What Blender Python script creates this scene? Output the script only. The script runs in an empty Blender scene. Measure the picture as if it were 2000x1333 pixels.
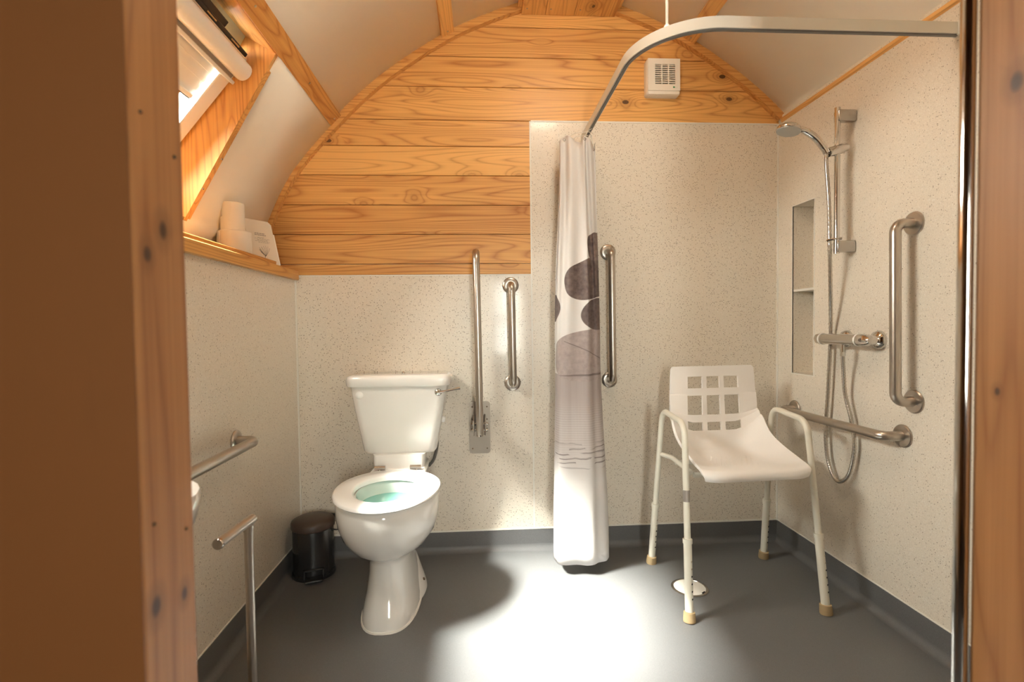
import bpy, bmesh, math, random
from mathutils import Vector, Matrix
random.seed(7)
sc = bpy.context.scene
COL = sc.collection
PI = math.pi

# ------------------------------------------------------------------ camera
F_PX, YAW, PITCH, ROLL, CAM_H = 986.69, 0.0618, 0.0297, -0.0122, 1.0837
cd = bpy.data.cameras.new('camera'); cam = bpy.data.objects.new('camera', cd); COL.objects.link(cam)
cd.sensor_fit = 'HORIZONTAL'; cd.sensor_width = 36.0; cd.lens = F_PX / 2000 * 36.0
cd.clip_start = 0.02; cd.clip_end = 200
_f = Vector((math.sin(YAW)*math.cos(PITCH), math.cos(YAW)*math.cos(PITCH), -math.sin(PITCH)))
_r = Vector((math.cos(YAW), -math.sin(YAW), 0)); _u = _r.cross(_f)
_r2 = _r*math.cos(ROLL) + _u*math.sin(ROLL); _u2 = -_r*math.sin(ROLL) + _u*math.cos(ROLL)
cam.matrix_world = Matrix(((_r2.x, _u2.x, -_f.x, 0), (_r2.y, _u2.y, -_f.y, 0), (_r2.z, _u2.z, -_f.z, CAM_H), (0, 0, 0, 1)))
cd.dof.use_dof = True; cd.dof.focus_distance = 2.05; cd.dof.aperture_fstop = 3.0
sc.camera = cam

# ------------------------------------------------------------------ world, sun, exposure
world = bpy.data.worlds.new('world'); sc.world = world; world.use_nodes = True
bg = world.node_tree.nodes['Background']
bg.inputs['Color'].default_value = (1.0, 0.965, 0.905, 1); bg.inputs['Strength'].default_value = 42.0
sun_d = bpy.data.lights.new('sun', 'SUN'); sun_d.energy = 135.0; sun_d.angle = math.radians(19); sun_d.color = (1.0, 0.97, 0.92)
sun = bpy.data.objects.new('sun', sun_d); COL.objects.link(sun)
sun.rotation_euler = Vector((1.33, 0.51, -1.90)).to_track_quat('-Z', 'Y').to_euler()
def portal(name, loc, direction, sx, sy):
    d = bpy.data.lights.new(name, 'AREA'); d.shape = 'RECTANGLE'; d.size = sx; d.size_y = sy
    d.cycles.is_portal = True
    o = bpy.data.objects.new(name, d); COL.objects.link(o); o.location = loc
    o.rotation_euler = Vector(direction).to_track_quat('-Z', 'Y').to_euler()
    return o
sc.view_settings.view_transform = 'Standard'; sc.view_settings.look = 'None'
sc.view_settings.gamma = 1.0; sc.view_settings.use_curve_mapping = False
sc.view_settings.exposure = 0.42
cy = sc.cycles
cy.use_denoising = True; cy.max_bounces = 7; cy.diffuse_bounces = 4; cy.glossy_bounces = 3
cy.transparent_max_bounces = 6; cy.transmission_bounces = 2; cy.use_adaptive_sampling = True; cy.adaptive_threshold = .15; cy.adaptive_min_samples = 16; cy.caustics_reflective = False; cy.caustics_refractive = False
cy.sample_clamp_indirect = 6.0

# ------------------------------------------------------------------ room dimensions (metres; x right, y away, z up)
XL, XR, YB, YF = -0.857, 1.4645, 2.411, 0.68      # left dado, right wall, back wall, front wall inner face
SK = 0.10                                          # coved skirting height
ZD, ZP = 1.330, 2.052                              # dado top, shower panel top
XP = 0.247                                         # left edge of the shower panel
CX = 0.434                                         # ridge line
ARCH = [(0, 2.655), (.10, 2.628), (.222, 2.588), (.398, 2.523), (.575, 2.440), (.785, 2.306), (.94, 2.186), (1.075, 2.056),
        (1.22, 1.897), (1.317, 1.763), (1.397, 1.598), (1.452, 1.450), (1.485, 1.330), (1.50, 1.20)]
def arch_pts(n=8):
    """dense polyline dx,z (Catmull-Rom through ARCH)"""
    out = []
    P = [Vector(a) for a in ARCH]; P = [P[0]*2-P[1]] + P + [P[-1]*2-P[-2]]
    for i in range(1, len(P)-2):
        a, b, c, d = P[i-1:i+3]
        for k in range(n):
            t = k/n
            out.append(0.5*((2*b)+(c-a)*t+(2*a-5*b+4*c-d)*t*t+(3*b-a-3*c+d)*t**3))
    out.append(P[-2])
    return out
AP = arch_pts()
def arch_z(dx):
    dx = abs(dx)
    for a, b in zip(AP, AP[1:]):
        if a.x <= dx <= b.x: return a.y + (b.y-a.y)*(dx-a.x)/max(b.x-a.x, 1e-9)
    return AP[-1].y
def arch_dx(z):
    for a, b in zip(AP, AP[1:]):
        if b.y <= z <= a.y: return a.x + (b.x-a.x)*(z-a.y)/min(b.y-a.y, -1e-9)
    return 0.0 if z > AP[0].y else AP[-1].x
def arch_between(dx0, dx1):
    """points (dx,z) of the right half from dx0 to dx1 (dx0<dx1)"""
    return [(dx0, arch_z(dx0))] + [(p.x, p.y) for p in AP if dx0+1e-3 < p.x < dx1-1e-3] + [(dx1, arch_z(dx1))]

# ------------------------------------------------------------------ materials
MATS = {}
def new_mat(name):
    m = bpy.data.materials.new(name); m.use_nodes = True
    nt = m.node_tree; b = nt.nodes['Principled BSDF']
    return m, nt, b
def simple(name, col, rough=.5, metal=0.0, coat=0.0, bump=None, spec=None):
    m, nt, b = new_mat(name)
    b.inputs['Base Color'].default_value = (*col, 1); b.inputs['Roughness'].default_value = rough
    b.inputs['Metallic'].default_value = metal; b.inputs['Coat Weight'].default_value = coat
    if coat: b.inputs['Coat Roughness'].default_value = .05
    if spec is not None: b.inputs['Specular IOR Level'].default_value = spec
    if bump:
        tc = nt.nodes.new('ShaderNodeTexCoord'); n = nt.nodes.new('ShaderNodeTexNoise'); n.inputs['Scale'].default_value = bump[0]
        nt.links.new(tc.outputs['Object'], n.inputs['Vector'])
        bp = nt.nodes.new('ShaderNodeBump'); bp.inputs['Strength'].default_value = bump[1]; bp.inputs['Distance'].default_value = .002
        nt.links.new(n.outputs['Fac'], bp.inputs['Height']); nt.links.new(bp.outputs['Normal'], b.inputs['Normal'])
    MATS[name] = m
    return m
def ramp(nt, stops):
    r = nt.nodes.new('ShaderNodeValToRGB'); e = r.color_ramp.elements
    while len(e) < len(stops): e.new(.5)
    for x, (p, c) in zip(e, stops): x.position = p; x.color = (*c, 1) if len(c) == 3 else c
    return r
def mathn(nt, op, a=None, b=None, clamp=False):
    n = nt.nodes.new('ShaderNodeMath'); n.operation = op; n.use_clamp = clamp
    for k, v in ((0, a), (1, b)):
        if v is None: continue
        if isinstance(v, (int, float)): n.inputs[k].default_value = v
        else: nt.links.new(v, n.inputs[k])
    return n.outputs[0]
def mixc(nt, fac, a, b, blend='MIX'):
    n = nt.nodes.new('ShaderNodeMix'); n.data_type = 'RGBA'; n.blend_type = blend
    for k, v in ((0, fac), (6, a), (7, b)):
        if isinstance(v, (int, float)): n.inputs[k].default_value = v
        elif isinstance(v, tuple): n.inputs[k].default_value = (*v, 1)
        else: nt.links.new(v, n.inputs[k])
    return n.outputs[2]
def wood(name, axis, light, dark, contrast=1.0, knots=1.0, rough=.42, rings=20.0, spots=()):
    """pine: contour lines of a stretched noise field make the flame figure; sparse knots push the rings aside"""
    m, nt, b = new_mat(name); L = nt.links
    tc = nt.nodes.new('ShaderNodeTexCoord'); oi = nt.nodes.new('ShaderNodeObjectInfo')
    off = nt.nodes.new('ShaderNodeVectorMath'); off.operation = 'MULTIPLY_ADD'
    cmb = nt.nodes.new('ShaderNodeCombineXYZ')
    r1 = mathn(nt, 'MULTIPLY', oi.outputs['Random'], 37.0)
    for k in range(3): L.new(mathn(nt, 'MULTIPLY', r1, (1.0, 1.7, 2.3)[k]), cmb.inputs[k])
    off.inputs[1].default_value = (1, 1, 1); L.new(tc.outputs['Object'], off.inputs[0]); L.new(cmb.outputs[0], off.inputs[2])
    def mapped(along, across):
        mp = nt.nodes.new('ShaderNodeMapping')
        s = [across]*3; s['XYZ'.index(axis)] = along
        mp.inputs['Scale'].default_value = s; L.new(off.outputs[0], mp.inputs['Vector']); return mp.outputs[0]
    def noise(vec, scale, detail, rough_=.5):
        n = nt.nodes.new('ShaderNodeTexNoise'); n.inputs['Scale'].default_value = scale
        n.inputs['Detail'].default_value = detail; n.inputs['Roughness'].default_value = rough_
        L.new(vec, n.inputs['Vector']); return n.outputs['Fac']
    vo = nt.nodes.new('ShaderNodeTexVoronoi'); vo.inputs['Scale'].default_value = 1.0
    L.new(mapped(4.0, 6.5), vo.inputs['Vector'])
    kd = vo.outputs['Distance']
    # only some of the cells have a knot
    sep = nt.nodes.new('ShaderNodeSeparateColor'); L.new(vo.outputs['Color'], sep.inputs[0])
    has = mathn(nt, 'GREATER_THAN', sep.outputs[0], 1.0-.34*knots)
    near = mathn(nt, 'SUBTRACT', 1.0, mathn(nt, 'MULTIPLY', kd, 2.6), True)
    near = mathn(nt, 'MULTIPLY', mathn(nt, 'MULTIPLY', near, near), has)
    field = noise(mapped(.62, 8.5), 1.0, 1.0)
    fieldk = mathn(nt, 'ADD', field, mathn(nt, 'MULTIPLY', near, .22))
    band = mathn(nt, 'PINGPONG', mathn(nt, 'MULTIPLY', fieldk, rings), .5)     # 0..0.5
    band = mathn(nt, 'MULTIPLY', band, 2.0)
    late = mathn(nt, 'POWER', band, 3.6)
    fine = noise(mapped(1.5, 130.0), 1.0, 3.0, .6)
    tone = noise(mapped(.8, 5.0), 1.0, 2.0)
    v = mathn(nt, 'ADD', mathn(nt, 'MULTIPLY', late, .42*contrast), mathn(nt, 'MULTIPLY', fine, .78*contrast))
    v = mathn(nt, 'ADD', v, mathn(nt, 'MULTIPLY', mathn(nt, 'SUBTRACT', tone, .5), .55))
    v = mathn(nt, 'ADD', v, mathn(nt, 'MULTIPLY', mathn(nt, 'SUBTRACT', oi.outputs['Random'], .5), .42))
    mid = tuple((a+c)/2 for a, c in zip(light, dark))
    r = ramp(nt, [(.16, light), (.58, mid), (1.0, dark)]); L.new(v, r.inputs['Fac'])
    core = mathn(nt, 'MULTIPLY', mathn(nt, 'LESS_THAN', kd, .062), has)
    soft = mathn(nt, 'MULTIPLY', near, .55)
    c = mixc(nt, soft, r.outputs['Color'], tuple(x*.62 for x in dark))
    c = mixc(nt, mathn(nt, 'MULTIPLY', core, .85), c, (.06, .022, .008))
    for sy, sz, sr in spots:          # single knots at given places of the board (local y, z, radius)
        sp_ = nt.nodes.new('ShaderNodeSeparateXYZ'); L.new(tc.outputs['Object'], sp_.inputs[0])
        dy = mathn(nt, 'DIVIDE', mathn(nt, 'SUBTRACT', sp_.outputs[1], sy), sr); dz = mathn(nt, 'DIVIDE', mathn(nt, 'SUBTRACT', sp_.outputs[2], sz), sr*1.5)
        dd = mathn(nt, 'ADD', mathn(nt, 'MULTIPLY', dy, dy), mathn(nt, 'MULTIPLY', dz, dz))
        dd = mathn(nt, 'ADD', dd, mathn(nt, 'MULTIPLY', mathn(nt, 'SUBTRACT', fine, .5), .8))
        c = mixc(nt, mathn(nt, 'MULTIPLY', mathn(nt, 'SUBTRACT', 1.0, mathn(nt, 'DIVIDE', dd, 7.0), True), .55), c, tuple(x*.6 for x in dark))
        c = mixc(nt, mathn(nt, 'MULTIPLY', mathn(nt, 'SUBTRACT', 1.25, dd, True), .85), c, (.035, .014, .007))
    L.new(c, b.inputs['Base Color']); b.inputs['Roughness'].default_value = rough
    bp = nt.nodes.new('ShaderNodeBump'); bp.inputs['Strength'].default_value = .12; bp.inputs['Distance'].default_value = .001
    L.new(fine, bp.inputs['Height']); L.new(bp.outputs['Normal'], b.inputs['Normal'])
    MATS[name] = m
    return m
PL, PD = (.84, .46, .145), (.44, .165, .034)
for ax in 'XYZ':
    wood('pine_'+ax, ax, PL, PD)
wood('plank_pine', 'X', (.86, .475, .15), (.42, .15, .030), contrast=1.0)
KN_L = ((.005, 1.204, .0085), (-.025, 1.171, .007), (-.030, .764, .009), (.025, .750, .0065)); KN_R = ((-.002, 1.395, .009), (.016, .986, .004))
JL, JD = (.60, .29, .105), (.33, .125, .036)
wood('jamb_pine', 'Z', JL, JD, contrast=1.0, knots=.4, rings=11)
wood('jamb_knotty', 'Z', JL, JD, contrast=1.0, knots=.0, rings=11, spots=KN_L)
wood('jamb_knotted_shaded', 'Z', (.44, .20, .070), (.26, .098, .030), contrast=1.0, knots=.0, rings=11, spots=KN_R)  # right jamb: left jamb's pine darkened, shade put into the wood colour
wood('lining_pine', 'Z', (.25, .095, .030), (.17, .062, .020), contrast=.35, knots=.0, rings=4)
wood('hall_pine', 'Z', (.36, .21, .10), (.22, .11, .045), contrast=.6, knots=.5, rings=7)

def speckled(name, base, dark, pale, scale, rough, amount=.30, mottle=.08, coat=0.0):
    m, nt, b = new_mat(name); L = nt.links
    tc = nt.nodes.new('ShaderNodeTexCoord')
    geo = nt.nodes.new('ShaderNodeNewGeometry')
    def spots(sc_, thr, size, shift):
        mp = nt.nodes.new('ShaderNodeMapping'); mp.inputs['Location'].default_value = (shift, shift*.7, shift*.3)
        L.new(geo.outputs['Position'], mp.inputs['Vector'])
        vo = nt.nodes.new('ShaderNodeTexVoronoi'); vo.inputs['Scale'].default_value = sc_; L.new(mp.outputs[0], vo.inputs['Vector'])
        sp = nt.nodes.new('ShaderNodeSeparateColor'); L.new(vo.outputs['Color'], sp.inputs[0])
        a = mathn(nt, 'GREATER_THAN', sp.outputs[0], 1-thr)
        d = mathn(nt, 'LESS_THAN', vo.outputs['Distance'], mathn(nt, 'ADD', size*.55, mathn(nt, 'MULTIPLY', sp.outputs[1], size*.7)))
        return mathn(nt, 'MULTIPLY', a, d)
    s1 = spots(scale, amount, .30, 3.1); s2 = spots(scale*1.35, amount*1.3, .32, 8.3); s3 = spots(scale*.8, amount*.8, .3, 14.7)
    n = nt.nodes.new('ShaderNodeTexNoise'); n.inputs['Scale'].default_value = scale*1.7; n.inputs['Detail'].default_value = 3
    L.new(geo.outputs['Position'], n.inputs['Vector'])
    r = ramp(nt, [(.30, tuple(x*(1-mottle) for x in base)), (.70, tuple(min(1, x*(1+mottle)) for x in base))]); L.new(n.outputs['Fac'], r.inputs['Fac'])
    c = mixc(nt, mathn(nt, 'MULTIPLY', s2, .75), r.outputs['Color'], pale)
    c = mixc(nt, mathn(nt, 'MULTIPLY', s3, .45), c, tuple((a+d)/2 for a, d in zip(base, dark)))
    c = mixc(nt, mathn(nt, 'MULTIPLY', s1, .85), c, dark)
    L.new(c, b.inputs['Base Color']); b.inputs['Roughness'].default_value = rough
    b.inputs['Coat Weight'].default_value = coat; b.inputs['Coat Roughness'].default_value = .08
    MATS[name] = m
    return m
speckled('wall_panel', (.80, .725, .62), (.31, .24, .175), (.93, .89, .82), 165, .30, amount=.31, coat=.25)
speckled('vinyl_floor', (.136, .135, .136), (.090, .089, .090), (.195, .194, .195), 420, .42, amount=.30, mottle=.12)
simple('ceiling_lining', (.93, .86, .745), .75, bump=(220, .10))
simple('trim_white', (.86, .83, .76), .35)
simple('ceramic', (.86, .83, .79), .12, coat=.6)
simple('seat_white', (.92, .90, .87), .22, coat=.3)
simple('plastic_white', (.90, .865, .835), .38, bump=(150, .05))
simple('leg_cream', (.74, .70, .60), .35)
simple('ferrule', (.42, .30, .16), .7)
simple('chrome', (.66, .64, .61), .08, 1.0)
simple('plate_steel', (.36, .31, .26), .42, 1.0)
simple('chrome_satin', (.50, .48, .45), .22, 1.0)
simple('chrome_dark', (.50, .46, .42), .12, 1.0)
simple('brushed_steel', (.52, .47, .415), .30, 1.0)
simple('hose_steel', (.55, .51, .46), .25, 1.0)
simple('alu_white', (.80, .76, .68), .35)
simple('rail_groove', (.16, .15, .14), .5)
simple('black_plastic', (.018, .017, .017), .40)
simple('bin_black', (.020, .019, .019), .22)
simple('bin_lid', (.060, .038, .028), .42)
simple('screw_metal', (.55, .47, .36), .35, 1.0)
simple('screw_dark', (.10, .06, .03), .6)
simple('hole_black', (.01, .01, .01), .9)
simple('sash_cream', (.93, .90, .84), .35)
simple('blind_cream', (.92, .885, .82), .40)
simple('blind_shadow', (.42, .33, .25), .6)
simple('gasket', (.030, .025, .022), .5)
simple('frame_green', (.74, .80, .66), .5)
simple('paper', (.88, .83, .74), .85, bump=(260, .15))
simple('card', (.80, .70, .57), .7)
simple('ink', (.11, .09, .08), .8)
simple('pipe_grey', (.10, .09, .08), .5)
simple('sealant', (.84, .80, .74), .4)
simple('logo_green', (.05, .25, .10), .5)
simple('silver_label', (.40, .36, .33), .35, .6)
simple('fan_white', (.84, .78, .68), .45)
simple('spray_face', (.50, .50, .48), .35, .3)
m, nt, b = new_mat('water'); b.inputs['Base Color'].default_value = (.19, .48, .42, 1); b.inputs['Roughness'].default_value = .03; MATS['water'] = m
b.inputs['Coat Weight'].default_value = .5
simple('bowl_inner', (.58, .66, .61), .12, coat=.5)
# glass: clear pane that lets light straight through, plus a Fresnel reflection
m, nt, b = new_mat('glass'); nt.nodes.remove(b)
tr = nt.nodes.new('ShaderNodeBsdfTransparent'); tr.inputs[0].default_value = (.95, .97, .95, 1)
gl = nt.nodes.new('ShaderNodeBsdfGlossy'); gl.inputs['Roughness'].default_value = .02
fr = nt.nodes.new('ShaderNodeFresnel'); fr.inputs['IOR'].default_value = 1.45
mx = nt.nodes.new('ShaderNodeMixShader'); nt.links.new(fr.outputs[0], mx.inputs[0]); nt.links.new(tr.outputs[0], mx.inputs[1]); nt.links.new(gl.outputs[0], mx.inputs[2])
nt.links.new(mx.outputs[0], nt.nodes['Material Output'].inputs[0]); MATS['glass'] = m

# ------------------------------------------------------------------ helpers
def tag(o, label=None, cat=None, group=None, kind=None):
    if label: o['label'] = label
    if cat: o['category'] = cat
    if group: o['group'] = group
    if kind: o['kind'] = kind
    return o
def wloc(o):
    v = Vector((0, 0, 0))
    while o: v += o.location; o = o.parent
    return v
def obj(name, bm, mat, parent=None, smooth=40, origin=None):
    """link a bmesh (world coordinates) as one mesh object with its origin at the middle of its base"""
    bmesh.ops.recalc_face_normals(bm, faces=bm.faces)
    xs = [v.co for v in bm.verts]
    lo = Vector([min(c[k] for c in xs) for k in range(3)]); hi = Vector([max(c[k] for c in xs) for k in range(3)])
    o3 = Vector(origin) if origin is not None else Vector(((lo.x+hi.x)/2, (lo.y+hi.y)/2, lo.z))
    bmesh.ops.translate(bm, verts=bm.verts, vec=-o3)
    me = bpy.data.meshes.new(name); bm.to_mesh(me); bm.free()
    me.materials.append(MATS[mat])
    if smooth:
        me.shade_smooth(); me.set_sharp_from_angle(angle=math.radians(smooth))
    o = bpy.data.objects.new(name, me); COL.objects.link(o)
    if parent: o.parent = parent; o.location = o3 - wloc(parent)
    else: o.location = o3
    return o
def thing(name, loc, label=None, cat=None, group=None, kind=None):
    o = bpy.data.objects.new(name, None); COL.objects.link(o); o.location = loc; o.empty_display_size = .05
    return tag(o, label, cat, group, kind)
def add_box(bm, x0, x1, y0, y1, z0, z1, bev=0.0, seg=2, M=None):
    g = bmesh.ops.create_cube(bm, size=1.0); vs = g['verts']
    for v in vs:
        v.co = Vector((x0+(v.co.x+.5)*(x1-x0), y0+(v.co.y+.5)*(y1-y0), z0+(v.co.z+.5)*(z1-z0)))
    if bev:
        es = list({e for v in vs for e in v.link_edges})
        r = bmesh.ops.bevel(bm, geom=es, offset=bev, segments=seg, affect='EDGES', profile=.5)
        vs = list({v for f in r['faces'] for v in f.verts} | {v for v in vs if v.is_valid})
    if M is not None:
        for v in vs: v.co = M @ v.co
    return bm
def box(x0, x1, y0, y1, z0, z1, bev=0.0, seg=2, M=None):
    return add_box(bmesh.new(), x0, x1, y0, y1, z0, z1, bev, seg, M)
def fillet(pts, r, n=6):
    """round the corners of a polyline"""
    pts = [Vector(p) for p in pts]; out = [pts[0]]
    for i in range(1, len(pts)-1):
        a, b_, c = pts[i-1], pts[i], pts[i+1]
        d1, d2 = (a-b_).normalized(), (c-b_).normalized()
        ang = d1.angle(d2); rr = r[i-1] if isinstance(r, (list, tuple)) else r
        t = min(rr/math.tan(ang/2), (a-b_).length*.49, (c-b_).length*.49)
        p1, p2 = b_+d1*t, b_+d2*t
        ctr = b_+(d1+d2).normalized()*(t/math.cos(ang/2)); R = (p1-ctr).length
        for k in range(n+1):
            s = k/n; q = (p1-ctr).lerp(p2-ctr, s)
            out.append(ctr+q.normalized()*R)
    out.append(pts[-1]); return out
def catmull(pts, n=8):
    P = [Vector(a) for a in pts]; P = [P[0]*2-P[1]] + P + [P[-1]*2-P[-2]]; out = []
    for i in range(1, len(P)-2):
        a, b_, c, d = P[i-1:i+3]
        for k in range(n):
            t = k/n; out.append(0.5*((2*b_)+(c-a)*t+(2*a-5*b_+4*c-d)*t*t+(3*b_-a-3*c+d)*t**3))
    out.append(P[-2]); return out
def add_tube(bm, pts, r, seg=14, cap=True):
    pts = [Vector(p) for p in pts]; n = len(pts); rings = []
    tan = [(pts[min(i+1, n-1)]-pts[max(i-1, 0)]).normalized() for i in range(n)]
    ref = Vector((0, 0, 1)) if abs(tan[0].z) < .9 else Vector((1, 0, 0))
    nrm = (ref - tan[0]*ref.dot(tan[0])).normalized()
    for i in range(n):
        if i: nrm = (nrm - tan[i]*nrm.dot(tan[i])).normalized()
        bi = tan[i].cross(nrm); rr = r[i] if isinstance(r, (list, tuple)) else r
        rings.append([bm.verts.new(pts[i]+(nrm*math.cos(2*PI*k/seg)+bi*math.sin(2*PI*k/seg))*rr) for k in range(seg)])
    for a, b_ in zip(rings, rings[1:]):
        for k in range(seg): bm.faces.new((a[k], a[(k+1) % seg], b_[(k+1) % seg], b_[k]))
    if cap: bm.faces.new(rings[0][::-1]); bm.faces.new(rings[-1])
    return bm
def tube(pts, r, seg=14, cap=True): return add_tube(bmesh.new(), pts, r, seg, cap)
def add_loft(bm, rings, cap0=True, cap1=True):
    R = [[bm.verts.new(p) for p in ring] for ring in rings]
    n = len(R[0])
    for a, b_ in zip(R, R[1:]):
        for k in range(n): bm.faces.new((a[k], a[(k+1) % n], b_[(k+1) % n], b_[k]))
    if cap0: bm.faces.new(R[0][::-1])
    if cap1: bm.faces.new(R[-1])
    return bm
def loft(rings, cap0=True, cap1=True): return add_loft(bmesh.new(), rings, cap0, cap1)
def add_lathe(bm, prof, centre, axis=(0, 0, 1), seg=28):
    """prof = (radius, height along axis)"""
    ax = Vector(axis).normalized(); ref = Vector((1, 0, 0)) if abs(ax.x) < .9 else Vector((0, 1, 0))
    e1 = (ref-ax*ref.dot(ax)).normalized(); e2 = ax.cross(e1); c = Vector(centre)
    return add_loft(bm, [[c+ax*h+(e1*math.cos(2*PI*k/seg)+e2*math.sin(2*PI*k/seg))*max(r, 1e-4) for k in range(seg)] for r, h in prof])
def lathe(prof, centre, axis=(0, 0, 1), seg=28): return add_lathe(bmesh.new(), prof, centre, axis, seg)
def prism(poly, ax, a0, a1, chamfer=0.0):
    """extrude a polygon given in the two other axes along axis ax ('X','Y','Z'); optional chamfer towards a0"""
    bm = bmesh.new()
    def P(p, a):
        return {'X': (a, p[0], p[1]), 'Y': (p[0], a, p[1]), 'Z': (p[0], p[1], a)}[ax]
    v0 = [bm.verts.new(P(p, a0)) for p in poly]; v1 = [bm.verts.new(P(p, a1)) for p in poly]
    n = len(poly)
    f0 = bm.faces.new(v0); bm.faces.new(v1[::-1])
    for k in range(n): bm.faces.new((v0[k], v1[k], v1[(k+1) % n], v0[(k+1) % n]))
    if chamfer:
        bmesh.ops.recalc_face_normals(bm, faces=bm.faces)
        bmesh.ops.bevel(bm, geom=list(f0.edges), offset=chamfer, segments=1, affect='EDGES')
    return bm
def rrect(cx, cy_, hx, hy, r, z, n=5):
    """rounded rectangle ring in the xy plane"""
    out = []
    for qx, qy, a0 in ((1, 1, 0), (-1, 1, PI/2), (-1, -1, PI), (1, -1, 1.5*PI)):
        for k in range(n+1):
            a = a0+PI/2*k/n
            out.append((cx+qx*(hx-r)+r*math.cos(a), cy_+qy*(hy-r)+r*math.sin(a), z))
    return out
def struct(name, bm, mat, **k): return tag(obj(name, bm, mat, **k), kind='structure')
def screw(p, n, parent, mat='screw_metal', r=.0042, name='screw'):
    return obj(name, lathe([(r, -.001), (r, .0012), (r*.7, .0022), (.0002, .0024)], p, n, 10), mat, parent)

# ================================================================== structure
# floor
struct('floor', box(-1.75, 1.75, -1.70, 2.46, -.06, 0), 'vinyl_floor', smooth=0)
# walls (solid shells outside the visible linings)
wb = thing('wall_back', (CX, YB, 0), kind='structure')
obj('wall_core', prism([(-1.75, 0), (1.75, 0), (1.75, 2.8), (-1.75, 2.8)], 'Y', YB+.012, YB+.06), 'trim_white', wb, 0)
obj('wall_panel', box(XL-.01, XP-.0015, YB, YB+.012, SK-.02, ZD), 'wall_panel', wb, 0)
obj('wall_panel', box(XP+.0015, XR+.01, YB-.001, YB+.012, SK-.02, ZP), 'wall_panel', wb, 0)
# timber boards above, each cut to the curve of the roof and round the shower panel
ZB = [ZD, 1.381, 1.519, 1.656, 1.794, 1.930, ZP, 2.206, 2.346, 2.486, 2.66]
for i, (z0, z1) in enumerate(zip(ZB, ZB[1:])):
    g = .0012
    xl = lambda z: CX-arch_dx(z)-.02
    right = (lambda z: XP-.002) if z1 <= ZP+.001 else (lambda z: min(CX+arch_dx(z)+.02, XR+.02))
    zs = [z0+g+(z1-z0-2*g)*k/6 for k in range(7)]
    poly = [(xl(z), z) for z in zs] + [(right(z), z) for z in reversed(zs)]
    obj('plank', prism(poly, 'Y', YB-.003, YB+.012, .0022), 'plank_pine', wb, 0)
# left dado wall + ledge behind it
wl = thing('wall_left', (XL, 1.5, 0), kind='structure')
obj('wall_panel', box(XL-.012, XL, YF, YB, SK-.02, 1.318), 'wall_panel', wl, 0)
obj('wall_core', box(-1.75, XL-.012, YF, YB, 0, 1.29), 'trim_white', wl, 0)
# right wall with the recess
NY0, NY1, NZ0, NZ1, NX = 2.138, 2.292, .848, 1.625, XR+.10
wr = thing('wall_right', (XR, 1.5, 0), kind='structure')
bm = bmesh.new()
add_box(bm, XR, XR+.012, YF, NY0, SK-.02, 2.085); add_box(bm, XR, XR+.012, NY1, YB, SK-.02, 2.085)
add_box(bm, XR, XR+.012, NY0, NY1, SK-.02, NZ0); add_box(bm, XR, XR+.012, NY0, NY1, NZ1, 2.085)
obj('wall_panel', bm, 'wall_panel', wr, 0)
bm = bmesh.new()
add_box(bm, NX, NX+.01, NY0-.01, NY1+.01, NZ0-.01, NZ1+.01)
add_box(bm, XR+.012, NX, NY0-.01, NY0, NZ0, NZ1); add_box(bm, XR+.012, NX, NY1, NY1+.01, NZ0, NZ1)
add_box(bm, XR+.012, NX, NY0, NY1, NZ0-.01, NZ0); add_box(bm, XR+.012, NX, NY0, NY1, NZ1, NZ1+.01)
obj('recess_lining', bm, 'wall_panel', wr, 0)
obj('recess_shelf', box(XR+.004, NX, NY0+.0005, NY1-.0005, 1.228, 1.238), 'trim_white', wr, 0)
bm = bmesh.new()
for a in ((NY0-.004, NY0, NZ0-.004, NZ1+.004), (NY1, NY1+.004, NZ0-.004, NZ1+.004), (NY0, NY1, NZ0-.004, NZ0), (NY0, NY1, NZ1, NZ1+.004)):
    add_box(bm, XR-.0015, XR+.004, *a)
obj('recess_trim', bm, 'trim_white', wr, 0)
obj('wall_core', box(NX+.012, 1.75, YF, YB, 0, 2.8), 'trim_white', wr, 0)
# white corner strips and joint strips
bm = box(XL, XL+.006, YB-.006, YB, SK, 1.312); struct('trim_1', bm, 'trim_white', smooth=0)
bm = box(XR-.006, XR, YB-.007, YB-.001, SK, ZP); struct('trim_2', bm, 'trim_white', smooth=0)
bm = box(XP-.004, XP+.003, YB-.0025, YB, SK, ZP); add_box(bm, XL, XP-.004, YB-.0025, YB, ZD-.004, ZD+.001)
add_box(bm, XP+.003, XR-.006, YB-.004, YB-.001, ZP-.003, ZP+.003); struct('trim_3', bm, 'trim_white', smooth=0)
bm = box(.3805, .3825, YB-.0018, YB-.001, SK, ZP-.003); struct('trim_4', bm, 'trim_white', smooth=0)
# coved skirting: vinyl rolled up the wall
def cove(ax, at, a0, a1, sgn):
    R = .028; t = .003
    prof = [(at, SK), (at-sgn*t, SK), (at-sgn*t, R)] + [(at-sgn*(t+R)+sgn*R*math.cos(a), R-R*math.sin(a)+.0005) for a in [PI/2*k/6 for k in range(7)]] + [(at, 0)]
    if ax == 'X': return prism(prof, 'X', a0, a1)
    return prism(prof, 'Y', a0, a1)
struct('baseboard_back', cove('X', YB, XL, XR, 1), 'vinyl_floor')
struct('baseboard_left', cove('Y', XL, YF, YB, -1), 'vinyl_floor')
struct('baseboard_right', cove('Y', XR, YF, YB, 1), 'vinyl_floor')
bm = box(XL+.004, XR-.004, YB-.005, YB-.001, SK, SK+.007); add_box(bm, XL, XL+.003, YF, YB-.005, SK, SK+.004); add_box(bm, XR-.003, XR, YF, YB-.005, SK, SK+.004)
struct('trim_5', bm, 'trim_white', smooth=0)

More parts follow.
